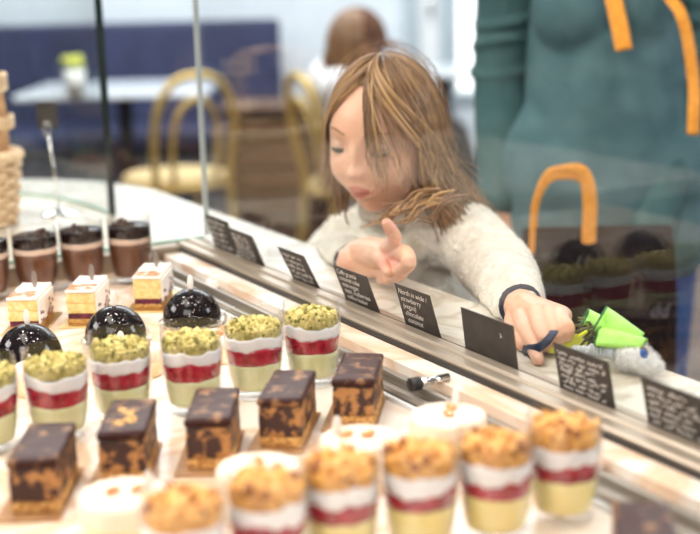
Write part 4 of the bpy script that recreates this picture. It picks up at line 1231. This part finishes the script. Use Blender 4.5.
for i in range(620):
    ph = -rs.uniform(66, 190)*D2
    back = abs(ph) > 2.2
    lock(ph*rs.uniform(0.6, 1.0), ph, rs.uniform(2, 22)*D2, rs.uniform(88, 108)*D2, 1.06+rs.uniform(0, 0.07), rs.uniform(0.09, 0.185), R0*rs.uniform(0.30, 1.0)+FH*rs.uniform(-0.15, 0.1), rs.uniform(0.0010, 0.0026), pick((4, 5, 2)))
# her right side (picture left) hanging along the cheek
for i in range(120):
    ph = rs.uniform(66, 150)*D2
    lock(ph*rs.uniform(0.5, 0.95), ph, rs.uniform(2, 22)*D2, rs.uniform(86, 104)*D2, 1.06+rs.uniform(0, 0.07), rs.uniform(0.05, 0.105), R0*rs.uniform(-0.08, 0.15), rs.uniform(0.0013, 0.0032), pick((3, 5, 3)))
# fringe swept from the parting to both sides of the face
for i in range(90):
    ph1 = -rs.uniform(66, 90)*D2
    lock(rs.uniform(-8, 6)*D2 if i % 2 else ph1*0.5, ph1, rs.uniform(2, 14)*D2, rs.uniform(84, 100)*D2, 1.07+rs.uniform(0, 0.08), rs.uniform(0.03, 0.11), R0*rs.uniform(0.0, 0.25)+FH*-0.05, rs.uniform(0.0011, 0.0028), pick((4, 5, 3)))
for i in range(46):
    ph1 = rs.uniform(58, 80)*D2
    lock(rs.uniform(-6, 10)*D2 if i % 2 else ph1*0.5, ph1, rs.uniform(2, 14)*D2, rs.uniform(80, 96)*D2, 1.065+rs.uniform(0, 0.05), rs.uniform(0.03, 0.09), R0*rs.uniform(-0.12, 0.05), rs.uniform(0.0009, 0.0021), pick((3, 5, 4)))
# thin strands straying over forehead and cheek
for i in range(34):
    ph0 = rs.uniform(-30, 12)*D2
    lock(ph0*0.4, -rs.uniform(12, 56)*D2, rs.uniform(4, 16)*D2, rs.uniform(76, 92)*D2, 1.10+rs.uniform(0, 0.05), rs.uniform(0.02, 0.07), R0*rs.uniform(0, 0.2)+FH*-0.2, rs.uniform(0.0007, 0.0014), pick((5, 4, 1)))
for i in range(60):                                                     # flyaways
    ph = rs.choice([-1, -1, 1])*rs.uniform(60, 175)*D2
    lock(ph*0.8, ph, rs.uniform(0, 30)*D2, rs.uniform(80, 100)*D2, 1.14+rs.uniform(0, 0.14), rs.uniform(0.06, 0.14), R0*rs.uniform(-0.1, 0.8)*(1 if ph < 0 else -0.3), rs.uniform(0.0004, 0.0007), pick((1, 3, 3)), 0.012)
locks.obj('hair_locks', [MT['hair_a'], MT['hair_b'], MT['hair_c']], girl)
# golden ends of hair lying on the collar
ge = MB(); rs2 = random.Random(8)
for i in range(22):
    p0 = PY(rs2.uniform(418, 470), rs2.uniform(188, 204), rs2.uniform(0.90, 0.92)); 
    p1 = p0 - R0*rs2.uniform(0.015, 0.045) + Vector((0, -0.012, -rs2.uniform(0.014, 0.028))); p2 = p1 - R0*rs2.uniform(0.010, 0.035) + Vector((0, 0, rs2.uniform(-0.014, 0.004)))
    ge.tube(spline([p0, (p0+p1)/2+Vector((0, -0.008, 0.006)), p1, p2], 4), [0.0026*(0.5+0.5*sin(pi*(k_+2)/15))*(1-0.7*k_/12) for k_ in range(13)], 6, rs2.choice((0, 1, 1, 2)))
ge.obj('hair_ends', [MT['hair_a'], MT['hair_b'], MT['hair_c']], girl)

# sweater
sw = MB()
sw.capsule([SH_C+Vector((0, .0, .012)), chest, (chest+hip)/2, hip+Vector((0, 0, -0.01))], [0.070, 0.100, 0.098, 0.104], 24)
sw.capsule([shl+Vector((0.012, 0, 0)), SH_C+Vector((0, 0, 0.004)), shr-Vector((0.012, 0, 0))], [0.050, 0.064, 0.052], 20)
def sleeve(a, b, c, r0, r1, r2, back=0.020):
    t_ = (c-b).normalized()
    sw.capsule([a, b, b+(c-b)*0.55, c-t_*back], [r0, r1, (r1+r2)/2, r2], 20, 6)
sleeve(shl, elr, wrr, 0.050, 0.047, 0.033, 0.006)
sleeve(shr, ell, wrl, 0.051, 0.048, 0.031)
# rolled neck
nk = HM @ Vector((0, -0.022, -0.098))
nk = SH_C + (neck0-SH_C)*0.42
sw.tube([nk+R0*(0.052*cos(q))+FH*(0.050*sin(q))+Vector((0, 0, 0.006*sin(q))) for q in np.linspace(0, 2*pi, 30, endpoint=False)], 0.016, 10, closed=True)
swo = remeshed('sweater', sw, 0.004, MT['wool'], girl, 4)
settle(swo, z_top=LEDGE+0.0045, y_edge=YE+0.012)
# cable knit relief following the sleeves
dsp = bpy.data.textures.new('knit', 'CLOUDS'); dsp.noise_scale = 0.012; dsp.noise_depth = 2
md = swo.modifiers.new('knit', 'DISPLACE'); md.texture = dsp; md.strength = 0.006; md.mid_level = 0.5; md.texture_coords = 'LOCAL'
kn_ = MB()
def cable(path, r, amp, turns):
    path = spline(path, 14); n = len(path)
    for s_ in (0, 1):
        pts = []
        for i, p_ in enumerate(path):
            t_ = (path[min(i+1, n-1)]-path[max(i-1, 0)]).normalized()
            a_ = turns*2*pi*i/n+s_*pi; sd = t_.cross(-CF).normalized()
            pts.append(p_+sd*amp*sin(a_)+(-CF)*0.003*cos(a_))
        kn_.tube(pts, r, 8)
tocam = -CF
cable([shr+tocam*0.050+Vector((0, 0, .012)), (shr+ell)/2+tocam*0.052, ell+tocam*0.050, (ell+wrl)/2+tocam*0.040+Vector((0, 0, .006))], 0.0034, 0.006, 9)
cable([shr+tocam*0.046-R0*.030, (shr+ell)/2+tocam*0.046-R0*.030, ell+tocam*0.042-R0*.026, (ell+wrl)/2+tocam*0.034-R0*.018], 0.0030, 0.0045, 9)
settle(kn_.obj('cable_stitch', MT['wool'], girl), z_top=LEDGE+0.004, y_edge=YE+0.012)
# fuzz
fz_ = MB(); rs3 = random.Random(2)
me = swo.data
idx = [rs3.randrange(len(me.polygons)) for _ in range(9000)]
for i in idx:
    pl = me.polygons[i]; c_ = pl.center
    if c_.z < 0.84: continue
    n_ = pl.normal+Vector((rs3.gauss(0, .5), rs3.gauss(0, .5), rs3.gauss(0, .5)))
    L_ = rs3.uniform(0.002, 0.006); e_ = c_+n_.normalized()*L_
    sd = n_.cross(Vector((rs3.random(), rs3.random(), rs3.random()))).normalized()*0.0003
    fz_.add([c_-sd, c_+sd, e_], [(0, 1, 2)])
fo = fz_.obj('wool_fuzz', MT['wool'], girl); fo['kind'] = 'stuff'; settle(fo)
def cuff(w_, e_, r):
    t_ = (w_-e_).normalized(); u_ = t_.cross(Vector((0, 0, 1))).normalized(); v_ = t_.cross(u_)
    c_ = w_-t_*0.004
    q = MB().tube([c_-t_*0.014, c_+t_*0.006], [r, r*0.96], 20).obj('inner_cuff', MT['navy_cuff'], girl); settle(q, z_top=LEDGE+0.003, y_edge=YE+0.011); return q
cuff(wrr+(wrr-elr).normalized()*0.014, elr, 0.0268); cuff(wrl, ell, 0.0262)
tr_ = MB()
for s_ in (-1, 1):
    h0 = hip + R0*(0.045*s_); kn = Vector((h0.x, h0.y-0.02, 0.30)); an = Vector((h0.x, h0.y+0.02, 0.07))
    tr_.capsule([h0, kn, an], [0.072, 0.052, 0.042], 14)
remeshed('trousers', tr_, 0.006, MT['jeans'], girl, 2)

# ---- plush toy on the ledge
tp = PZ(632, 366, LEDGE)
toy = thing('plush_toy', 'grey-white plush toy with blue eye and lime green frills lying on the marble ledge', 'toy', (tp.x, tp.y, LEDGE))
TI = Vector((tp.x, tp.y, LEDGE))
def tl(px, py, y, r=0.0):
    p = PY(px, py, y)
    return (p if p.z > LEDGE+r+0.001 else PZ(px, py, LEDGE+r+0.001))-TI
hd_ = MB(); hc = tl(630, 354.5, 0.852, 0.0135)
hd_.ball(hc, (0.022, 0.019, 0.0165), 24, 16)
hd_.capsule([hc, tl(645, 361, 0.85, 0.0105), tl(656, 367, 0.85, 0.007)], [0.0165, 0.0125, 0.008], 16)
ho = remeshed('head', hd_, 0.002, MT['plush'], toy, 4); settle(ho)
ff_ = MB()
for i in range(2600):
    pl = ho.data.polygons[rs3.randrange(len(ho.data.polygons))]
    n_ = (pl.normal+Vector((rs3.gauss(0, .5), rs3.gauss(0, .5), rs3.gauss(0, .5)))).normalized()
    sd = n_.cross(Vector((rs3.random(), rs3.random(), rs3.random()))).normalized()*0.00045
    ff_.add([pl.center-sd, pl.center+sd, pl.center+n_*rs3.uniform(0.002, 0.0045)], [(0, 1, 2)])
fo = ff_.obj('fur', MT['plush'], ho); fo['kind'] = 'stuff'
ey = PY(644, 353.5, hc.y+TI.y-0.0175)-TI
eo = MB().ball(ey, (0.0050, 0.0034, 0.0050), 16, 12).obj('eye', MT['blue_eye'], toy)
MB().tube([ey+Vector((0.006*cos(q), -0.0005, 0.0062*sin(q))) for q in np.linspace(0.3, 2.6, 12)], 0.0009, 6).obj('eye_rim', MT['hair_a'], eo)
# lime frilled sleeves: open tubes with dark stitched hems
def frill(p_open, p_end, r0, r1, nm):
    ax = (p_end-p_open).normalized(); u_ = ax.cross(Vector((0, 0, 1))).normalized(); v_ = ax.cross(u_)
    V = []; F = []; n = 40; rows = 10
    for rr_in in (0, 1):
        for i in range(rows+1):
            q = i/rows; c_ = p_open+(p_end-p_open)*q
            for j in range(n):
                th = 2*pi*j/n; rr = (r0*(1-q)+r1*q)-rr_in*0.0012
                rr *= 1+0.10*(1-q)**2*sin(5*th)+0.05*sin(3*th+4*q)
                V.append(c_+(u_*cos(th)*rr+v_*sin(th)*rr*0.75))
    o_ = (rows+1)*n
    for i in range(rows):
        for j in range(n):
            F.append((i*n+j, (i+1)*n+j, (i+1)*n+(j+1) % n, i*n+(j+1) % n))
            F.append((o_+i*n+j, o_+i*n+(j+1) % n, o_+(i+1)*n+(j+1) % n, o_+(i+1)*n+j))
    for j in range(n):
        F.append((j, j+n*0+0, o_+j)) if False else F.append((j, (j+1) % n, o_+(j+1) % n, o_+j))
        F.append((rows*n+j, o_+rows*n+j, o_+rows*n+(j+1) % n, rows*n+(j+1) % n))
    f_ = MB().add(V, F).obj('frill', MT['lime'], toy)
    hem = [(V[j]+V[o_+j])/2 for j in range(n)]
    MB().tube(hem, 0.0011, 6, closed=True).obj('stitched_hem', MT['dkgreen'], f_)
frill(tl(600, 319, 0.846), tl(640, 341, 0.872), 0.0175, 0.0125, 'a')
frill(tl(599, 337, 0.832), tl(645, 346, 0.858), 0.0135, 0.0105, 'b')
frill(tl(585, 317, 0.855), tl(612, 330, 0.876), 0.0115, 0.011, 'c')
tu = MB()
for i in range(70):
    a0 = tl(rs3.uniform(590, 604), rs3.uniform(326, 342), rs3.uniform(0.850, 0.872)); a1 = a0+Vector((rs3.uniform(-.022, .004), rs3.uniform(-.012, .006), rs3.uniform(-.014, .008)))
    tu.tube([a0, (a0+a1)/2+Vector((0, 0, .003)), a1], [0.0016, 0.0016, 0.0009], 5)
tu.obj('tulle_skirt', MT['tulle'], toy)
yl = MB(); yl.capsule([tl(552, 347, 0.858, .0085), tl(567, 344, 0.856, .0095), tl(583, 339, 0.858, .0085)], [0.0072, 0.0085, 0.0070], 14)
yl.obj('yellow_body', MT['yellow'], toy)
MB().capsule([tl(580, 336, 0.838), tl(586, 332, 0.836)], [0.0024, 0.0018], 10).obj('yellow_tab', MT['yellow'], toy)
co = MB()
base = [tl(574, 349, 0.826), tl(590, 350, 0.829), tl(604, 351.5, 0.832), tl(616, 354, 0.836)]
bp_ = spline(base, 30); n = len(bp_)
co.tube(bp_, 0.0042, 10)
pts = []
for i, p_ in enumerate(bp_[30:]):
    t_ = (bp_[31]-bp_[30]).normalized(); u_ = t_.cross(Vector((0, 0, 1))).normalized(); v_ = t_.cross(u_)
    a_ = 2*pi*i/8; pts.append(p_+u_*0.0052*cos(a_)+v_*0.0052*sin(a_))
co.tube(pts, 0.0021, 8)
co.obj('grey_cord', MT['greycord'], toy)
stp = MB(); bw = spline([tl(519, 342, 0.830), tl(519, 347, 0.812), tl(527, 349, 0.798), tl(537, 348, 0.793), tl(545, 343, 0.796), tl(551, 336, 0.801), tl(554, 331, 0.808)], 5)
stp.tube(bw, [0.0052]*len(bw), 10, flat=0.28, up=Vector((0, -1, 0)))
bw2 = spline([tl(521, 338, 0.838), tl(524, 345, 0.832), tl(532, 348, 0.830), tl(545, 346, 0.842), tl(556, 347, 0.850)], 5)
stp.tube(bw2, [0.0042]*len(bw2), 10, flat=0.28, up=Vector((0, -1, 0)))
stp.obj('navy_strap', MT['strap'], toy)

# ---- adult standing behind the child
def ad(px, py, d): return PD(px, py, d)
AD = 2.42
def at_h(px, d, z):
    p = floor_at(px, d); return Vector((p.x, p.y, z))
pel = at_h(606, AD, 0.86); che = at_h(602, AD+0.02, 1.18); shc = at_h(603, AD+0.02, 1.345)
ab = MB()
hdM = loc_frame(at_h(598, AD-0.04, 1.56), (-FH-R0*0.25-Vector((0, 0, .35))), Vector((0, 0, 1)))
hd3 = child_head(1.08).xf(hdM); ab.add(hd3.v, hd3.f)
ab.capsule([at_h(601, AD, 1.49), shc], [0.056, 0.062], 16)
ab.capsule([shc, che, at_h(606, AD, 1.0), pel], [0.09, 0.125, 0.105, 0.14], 20)
sh_l, sh_r = at_h(517, AD+0.02, 1.335), at_h(680, AD+0.02, 1.335)
ab.capsule([sh_l, shc, sh_r], [0.062, 0.085, 0.062], 16)
el_l, wr_l = at_h(503, AD+0.05, 1.06), at_h(499, AD-0.06, 0.80)
el_r, wr_r = at_h(690, AD+0.00, 1.03), at_h(656, AD-0.16, 0.755)
for S_, E_, W_ in ((sh_l, el_l, wr_l), (sh_r, el_r, wr_r)):
    ab.capsule([S_, E_, W_], [0.052, 0.042, 0.028], 16)
    dn = Vector((0, 0, -1)); k_ = W_+dn*0.055-FH*0.01
    ab.capsule([W_, k_], [0.028, 0.036], 14)
    for f_i, (off, L_) in enumerate(((-0.027, 0.075), (-0.009, 0.085), (0.009, 0.080), (0.027, 0.062))):
        b_ = k_+FH*off+dn*0.015; ab.capsule([b_, b_+dn*L_*0.5-FH*0.006, b_+dn*L_*0.95-FH*0.018], [0.0105, 0.0095, 0.0075], 10)
    ab.capsule([W_+dn*0.03-FH*0.02, W_+dn*0.065-FH*0.045, W_+dn*0.095-FH*0.050], [0.014, 0.011, 0.008], 10)
for s_ in (-1, 1):
    h0 = pel+R0*0.085*s_; kn = h0+R0*0.01*s_; kn.z = 0.47; an = kn.copy(); an.z = 0.07; an += FH*0.03
    ab.capsule([h0, kn, an], [0.098, 0.062, 0.045], 16)
    ab.capsule([an+Vector((0, 0, -.02))+FH*.02, an+Vector((0, 0, -.032))-FH*0.08, an+Vector((0, 0, -.038))-FH*0.15], [0.042, 0.038, 0.030], 12)
adult = remeshed('person', ab, 0.006, MT['skin'], None, 2)
tag(adult, 'adult in a teal jersey with orange straps standing behind the child', 'person')
jm = MB()
jm.capsule([shc+Vector((0, 0, -.005)), che, at_h(606, AD, 1.0), pel+Vector((0, 0, -.02)), pel+Vector((0, 0, -.10))], [0.10, 0.142, 0.152, 0.166, 0.158], 26, 8)
jm.capsule([pel-R0*0.075, pel+R0*0.075], [0.150, 0.150], 22)
jm.capsule([pel-R0*0.078-Vector((0, 0, .10)), pel+R0*0.078-Vector((0, 0, .10))], [0.146, 0.146], 22)
for s_ in (-1, 1): jm.ball(at_h(600+s_*27, AD-0.070, 1.17), (0.080, 0.074, 0.095), 20, 14)
jm.capsule([sh_l, shc, sh_r], [0.072, 0.096, 0.072], 20)
rs4 = random.Random(4)
for k_ in range(9):                                                      # soft folds across the belly
    z_ = 0.80+0.045*k_; cx_ = rs4.uniform(-0.09, 0.09); w_ = rs4.uniform(0.04, 0.08); sl_ = rs4.uniform(-0.35, 0.35)
    pts = [at_h(606, AD, z_)+R0*(cx_+x_)-FH*(sqrt(max(0.0, 0.136**2-(cx_+x_)**2*0.8))*0.95)+Vector((0, 0, sl_*x_)) for x_ in np.linspace(-w_, w_, 8)]
    jm.capsule(pts, [0.004]+[0.012]*6+[0.004], 10, 2)
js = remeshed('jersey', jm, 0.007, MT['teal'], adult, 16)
for (S_, E_, W_) in ((sh_l, el_l, wr_l), (sh_r, el_r, wr_r)):
    sm = MB(); sm.capsule([S_, E_, (E_+W_)/2, W_+(E_-W_).normalized()*0.012], [0.070, 0.056, 0.050, 0.040], 18, 6)
    for k_ in range(5):
        c_ = S_+(E_-S_)*(0.35+0.17*k_); a_ = rs4.uniform(0, 6)
        sm.tube([c_+R0*0.057*cos(q)+FH*0.057*sin(q)+Vector((0, 0, 0.012*sin(q+a_))) for q in np.linspace(0, 2*pi, 20, endpoint=False)], 0.008, 8, closed=True)
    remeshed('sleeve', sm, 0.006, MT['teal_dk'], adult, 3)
jn = MB()
for s_ in (-1, 1):
    h0 = pel+R0*0.085*s_; kn = h0+R0*0.01*s_; kn.z = 0.47; an = kn.copy(); an.z = 0.075; an += FH*0.03
    jn.capsule([h0, kn, an], [0.112, 0.078, 0.066], 18)
jn.capsule([pel-R0*0.07, pel+R0*0.07], [0.125, 0.125], 18)
remeshed('jeans', jn, 0.008, MT['jeans'], adult, 3)
ah = MB()
for i in range(260):
    ph = rs4.uniform(-180, 180)*D2; ph = ph if abs(ph) > 0.9 else (1.0 if ph > 0 else -1.0)*rs4.uniform(0.9, 2.0)
    pts = [hdM @ (hair_surface(ph, radians(3)+radians(95)*q, 1.16+0.03*rs4.random())) for q in np.linspace(0, 1, 8)]
    e_ = pts[-1]; pts += [e_+Vector((0, 0, -0.06))+FH*rs4.uniform(-.01, .02), e_+Vector((0, 0, -0.13))+FH*rs4.uniform(-.01, .03)]
    ah.tube(pts, [0.0055]*8+[0.005, 0.002], 6, rs4.choice((0, 0, 1)))
ah.obj('hair', [MT['hair_a'], MT['hair_b']], adult)
for s_ in (-1, 1):
    eo = MB().ball(hdM @ Vector((s_*0.0324, 0.072, 0.004)), 0.0125, 18, 12).obj('eye', MT['eyewhite'], adult)
    MB().ball(hdM @ Vector((s_*0.0324, 0.0815, 0.003)), (0.0055, 0.0055, 0.0055), 14, 10).obj('iris', MT['iris'], eo)
def strap_on(name, pts, wd, th, parent, mat, up):
    pts = spline(pts, 5)
    return MB().tube(pts, [wd/2]*len(pts), 12, flat=th/(wd/2), up=up).obj(name, mat, parent)
strap_on('lanyard', [at_h(600, AD-0.11, 1.33), PD(607, -40, AD-0.165), PD(614, 0, AD-0.185), PD(620, 28, AD-0.195), PD(624, 50, AD-0.196)], 0.030, 0.0016, adult, MT['orange'], -FH)
strap_on('bag_strap', [at_h(655, AD-0.05, 1.41), PD(664, -22, AD-0.150), PD(680, 12, AD-0.175), PD(688, 40, AD-0.172), PD(694, 85, AD-0.172), PD(694, 110, AD-0.180), PD(693, 135, AD-0.18)], 0.022, 0.0018, adult, MT['orange'], -FH)

# ---- black bag with orange handles on a stool beside the ledge
BD = 1.98
stp_ = at_h(604, BD+0.04, 0)
stl = thing('wooden_stool', 'wooden stool behind the ledge holding up the black bag', 'stool', stp_, atan2(R0.y, R0.x))
MB().lathe([(0.0003, 0.44), (0.16, 0.44), (0.165, 0.45), (0.165, 0.465), (0.155, 0.472), (0.0003, 0.472)], 36).obj('seat', MT['woodbox'], stl)
for k_ in range(4):
    a_ = radians(45+90*k_)
    MB().tube([(0.10*cos(a_), 0.10*sin(a_), 0.439), (0.14*cos(a_), 0.14*sin(a_), 0.0)], 0.014, 10).obj('leg', MT['woodbox'], stl)
bg_ = thing('shoulder_bag', 'black bag with two orange handles in front of the adult, behind the plush toy', 'bag', Vector((stp_.x, stp_.y, 0.4725)), atan2(R0.y, R0.x))
def sp(px, py): 
    q = PD(px, py, BD); q -= Vector((stp_.x, stp_.y, 0.4725)); return q.dot(R0), q.z
xl, zt = sp(528, 246); xr_, _ = sp(697, 246)
def bagsec(z, hw, hd, n=36, k=4):
    out = []
    for j in range(n):
        th = 2*pi*j/n; c_, s_ = cos(th), sin(th)
        out.append(Vector((xl/2+xr_/2+hw*abs(c_)**(2/k)*(1 if c_ > 0 else -1), hd*abs(s_)**(2/k)*(1 if s_ > 0 else -1), z)))
    return out
hw = (xr_-xl)/2; V = []; n = 36; zs = [(0.0, hw*0.90, 0.055), (0.01, hw*0.95, 0.062), (zt*0.35, hw*1.0, 0.068), (zt*0.7, hw*0.99, 0.058), (zt*0.93, hw*0.96, 0.036), (zt, hw*0.93, 0.022), (zt-0.004, hw*0.91, 0.018), (zt*0.8, hw*0.9, 0.016)]
for z_, a_, b_ in zs: V += bagsec(z_, a_, b_)
F = [(i*n+j, i*n+(j+1) % n, (i+1)*n+(j+1) % n, (i+1)*n+j) for i in range(len(zs)-1) for j in range(n)]+[tuple(range(n-1, -1, -1)), tuple((len(zs)-1)*n+j for j in range(n))]
MB().add(V, F).obj('bag_body', MT['bag'], bg_)
for yy, nm in ((-0.030, 0), (0.030, 1)):
    k0, z0 = sp(541, 243); k1, z1 = sp(600, 228); _, zm = sp(570, 176)
    if nm: k0 += 0.012; k1 += 0.012; zm -= 0.02
    pp = spline([(k0, yy, zt-0.05), (k0, yy, zt-0.005), (k0+0.004, yy, zt+(zm-zt)*0.5), (k0+0.022, yy, zm-0.008), ((k0+k1)/2, yy, zm), (k1-0.012, yy, zm-0.004), (k1, yy, zt+(zm-zt)*0.55), (k1, yy, zt-0.005), (k1, yy, zt-0.05)], 5)
    ww = [0.0050+0.0070*min(1, max(0, (p_.x-k0)/(k1-k0)))**2 for p_ in pp]
    MB().tube(pp, ww, 10, flat=0.22, up=Vector((0, -1, 0))).obj('handle', MT['orange'], bg_)
ex, ez = sp(662, 331)
V, F = text_mesh('dd', 0.030)  # two grey letters set on the bag front
MB().add([(v.x+ex, -0.0685-v.z, v.y+ez) for v in V], F).obj('dd_mark', MT['dd_mark'], bg_, smooth=False)

# ---- seated guest far behind
PD2 = 4.62
sit = at_h(344, PD2+0.1, 0.575)
gb = MB()
gM = loc_frame(at_h(357, PD2, 0.985), R0*0.95-FH*0.25-Vector((0, 0, .12)), Vector((0, 0, 1)))
gh = child_head(1.05).xf(gM); gb.add(gh.v, gh.f)
tc_ = at_h(338, PD2+0.06, 0.84)
gb.capsule([at_h(352, PD2+0.02, 0.945), tc_], [0.05, 0.06], 14)
gb.capsule([tc_, at_h(338, PD2+0.1, 0.69), sit+Vector((0, 0, 0.07))], [0.10, 0.115, 0.12], 18)
arms_ = []
for s_ in (-1, 1):
    S_ = tc_+FH*0.15*s_; E_ = S_+R0*0.06-Vector((0, 0, .2)); W_ = E_+R0*0.20+Vector((0, 0, .04))
    gb.capsule([S_, E_, W_], [0.05, 0.04, 0.028], 14); arms_.append((S_, E_, W_))
    gb.capsule([W_, W_+R0*0.05], [0.03, 0.03], 10)
    for o_ in (-.024, -.008, .008, .024): gb.capsule([W_+R0*.06+FH*o_, W_+R0*.10+FH*o_, W_+R0*0.13+FH*o_-Vector((0, 0, .012))], [0.010, 0.009, 0.007], 8)
    gb.capsule([W_+R0*.03-FH*.03*s_, W_+R0*.07-FH*.05*s_], [0.012, 0.009], 8)
    h0 = sit+FH*0.09*s_+Vector((0, 0, .06)); kn = h0+R0*0.38; an = kn.copy(); an.z = 0.08; an += R0*0.02
    gb.capsule([h0, kn, an], [0.085, 0.058, 0.042], 14)
    gb.capsule([an-Vector((0, 0, .035))-R0*.02, an-Vector((0, 0, .042))+R0*.15], [0.038, 0.03], 10)
guest = remeshed('person', gb, 0.008, MT['skin'], None, 2)
tag(guest, 'seated guest in a brown cap and white shirt far behind the child', 'person')
gs_ = MB(); gs_.capsule([tc_, at_h(338, PD2+0.1, 0.69), sit+Vector((0, 0, .09))], [0.125, 0.138, 0.14], 18)
for S_, E_, W_ in arms_: gs_.capsule([S_, E_, W_-R0*.04], [0.065, 0.052, 0.042], 14)
gs_.capsule([arms_[0][0], arms_[1][0]], [0.072, 0.072], 14)
remeshed('shirt', gs_, 0.009, MT['shirt'], guest, 3)
gt = MB()
for s_ in (-1, 1):
    h0 = sit+FH*0.09*s_+Vector((0, 0, .06)); kn = h0+R0*0.38; an = kn.copy(); an.z = 0.09; an += R0*0.02
    gt.capsule([h0, kn, an], [0.098, 0.072, 0.056], 14)
gt.capsule([at_h(338, PD2+0.09, 0.74), at_h(338, PD2+0.1, 0.67), sit+Vector((0, 0, .11))], [0.137, 0.148, 0.150], 18)
gt.capsule([sit-FH*.08+Vector((0, 0, .06)), sit+FH*.08+Vector((0, 0, .06))], [0.112, 0.112], 14)
remeshed('trousers', gt, 0.009, MT['trouser'], guest, 2)
gha = MB()
for i in range(220):
    ph = rs4.uniform(70, 290)*D2
    pts = [gM @ (hair_surface(ph, radians(25)+radians(75)*q, 1.20+0.08*rs4.random())) for q in np.linspace(0, 1, 6)]
    e_ = pts[-1]; pts += [e_+Vector((0, 0, -0.045))+R0*rs4.uniform(-.02, .01), e_+Vector((0, 0, -0.085))+R0*rs4.uniform(-.02, .015)]
    gha.tube(pts, [0.007]*6+[0.006, 0.003], 6, rs4.choice((0, 0, 1)))
gha.obj('hair', [MT['hair_a'], MT['hair_b']], guest)
cp = MB(); V = []; nu = 36
for i in range(10):
    th = radians(2+78*i/9)
    for j in range(nu):
        ph = 2*pi*j/nu; V.append(gM @ (hair_surface(ph, th, 1.30)+Vector((0, 0, 0.0))))
F = [(i*nu+j, i*nu+(j+1) % nu, (i+1)*nu+(j+1) % nu, (i+1)*nu+j) for i in range(9) for j in range(nu)]
k_ = len(V); ctr = gM.translation; cp.add(V+[ctr+(v-ctr)*0.96 for v in V], F+[tuple(x+k_ for x in f[::-1]) for f in F])
co_ = cp.obj('cap', MT['cap'], guest)
V = []
for i in range(6):
    for j in range(15):
        a_ = radians(-62+124*j/14); r_ = 1.0+0.50*i/5*cos(a_*0.9)
        p_ = Vector((0.090*sin(a_)*(1+.12*i/5), 0.112*cos(a_)*r_, 0.028-0.010*i/5-0.010*(sin(a_)**2))); V.append(gM @ p_)
F = [(i*15+j, i*15+j+1, (i+1)*15+j+1, (i+1)*15+j) for i in range(5) for j in range(14)]
k_ = len(V); MB().add(V+[v-Vector((0, 0, .014)) for v in V], F+[tuple(x+k_ for x in f[::-1]) for f in F]).obj('peak', MT['cap'], co_)

for o in list(toy.children_recursive):
    if o.type == 'MESH':
        for v in o.data.vertices:
            if v.co.z < 0.0012: v.co.z = 0.0012
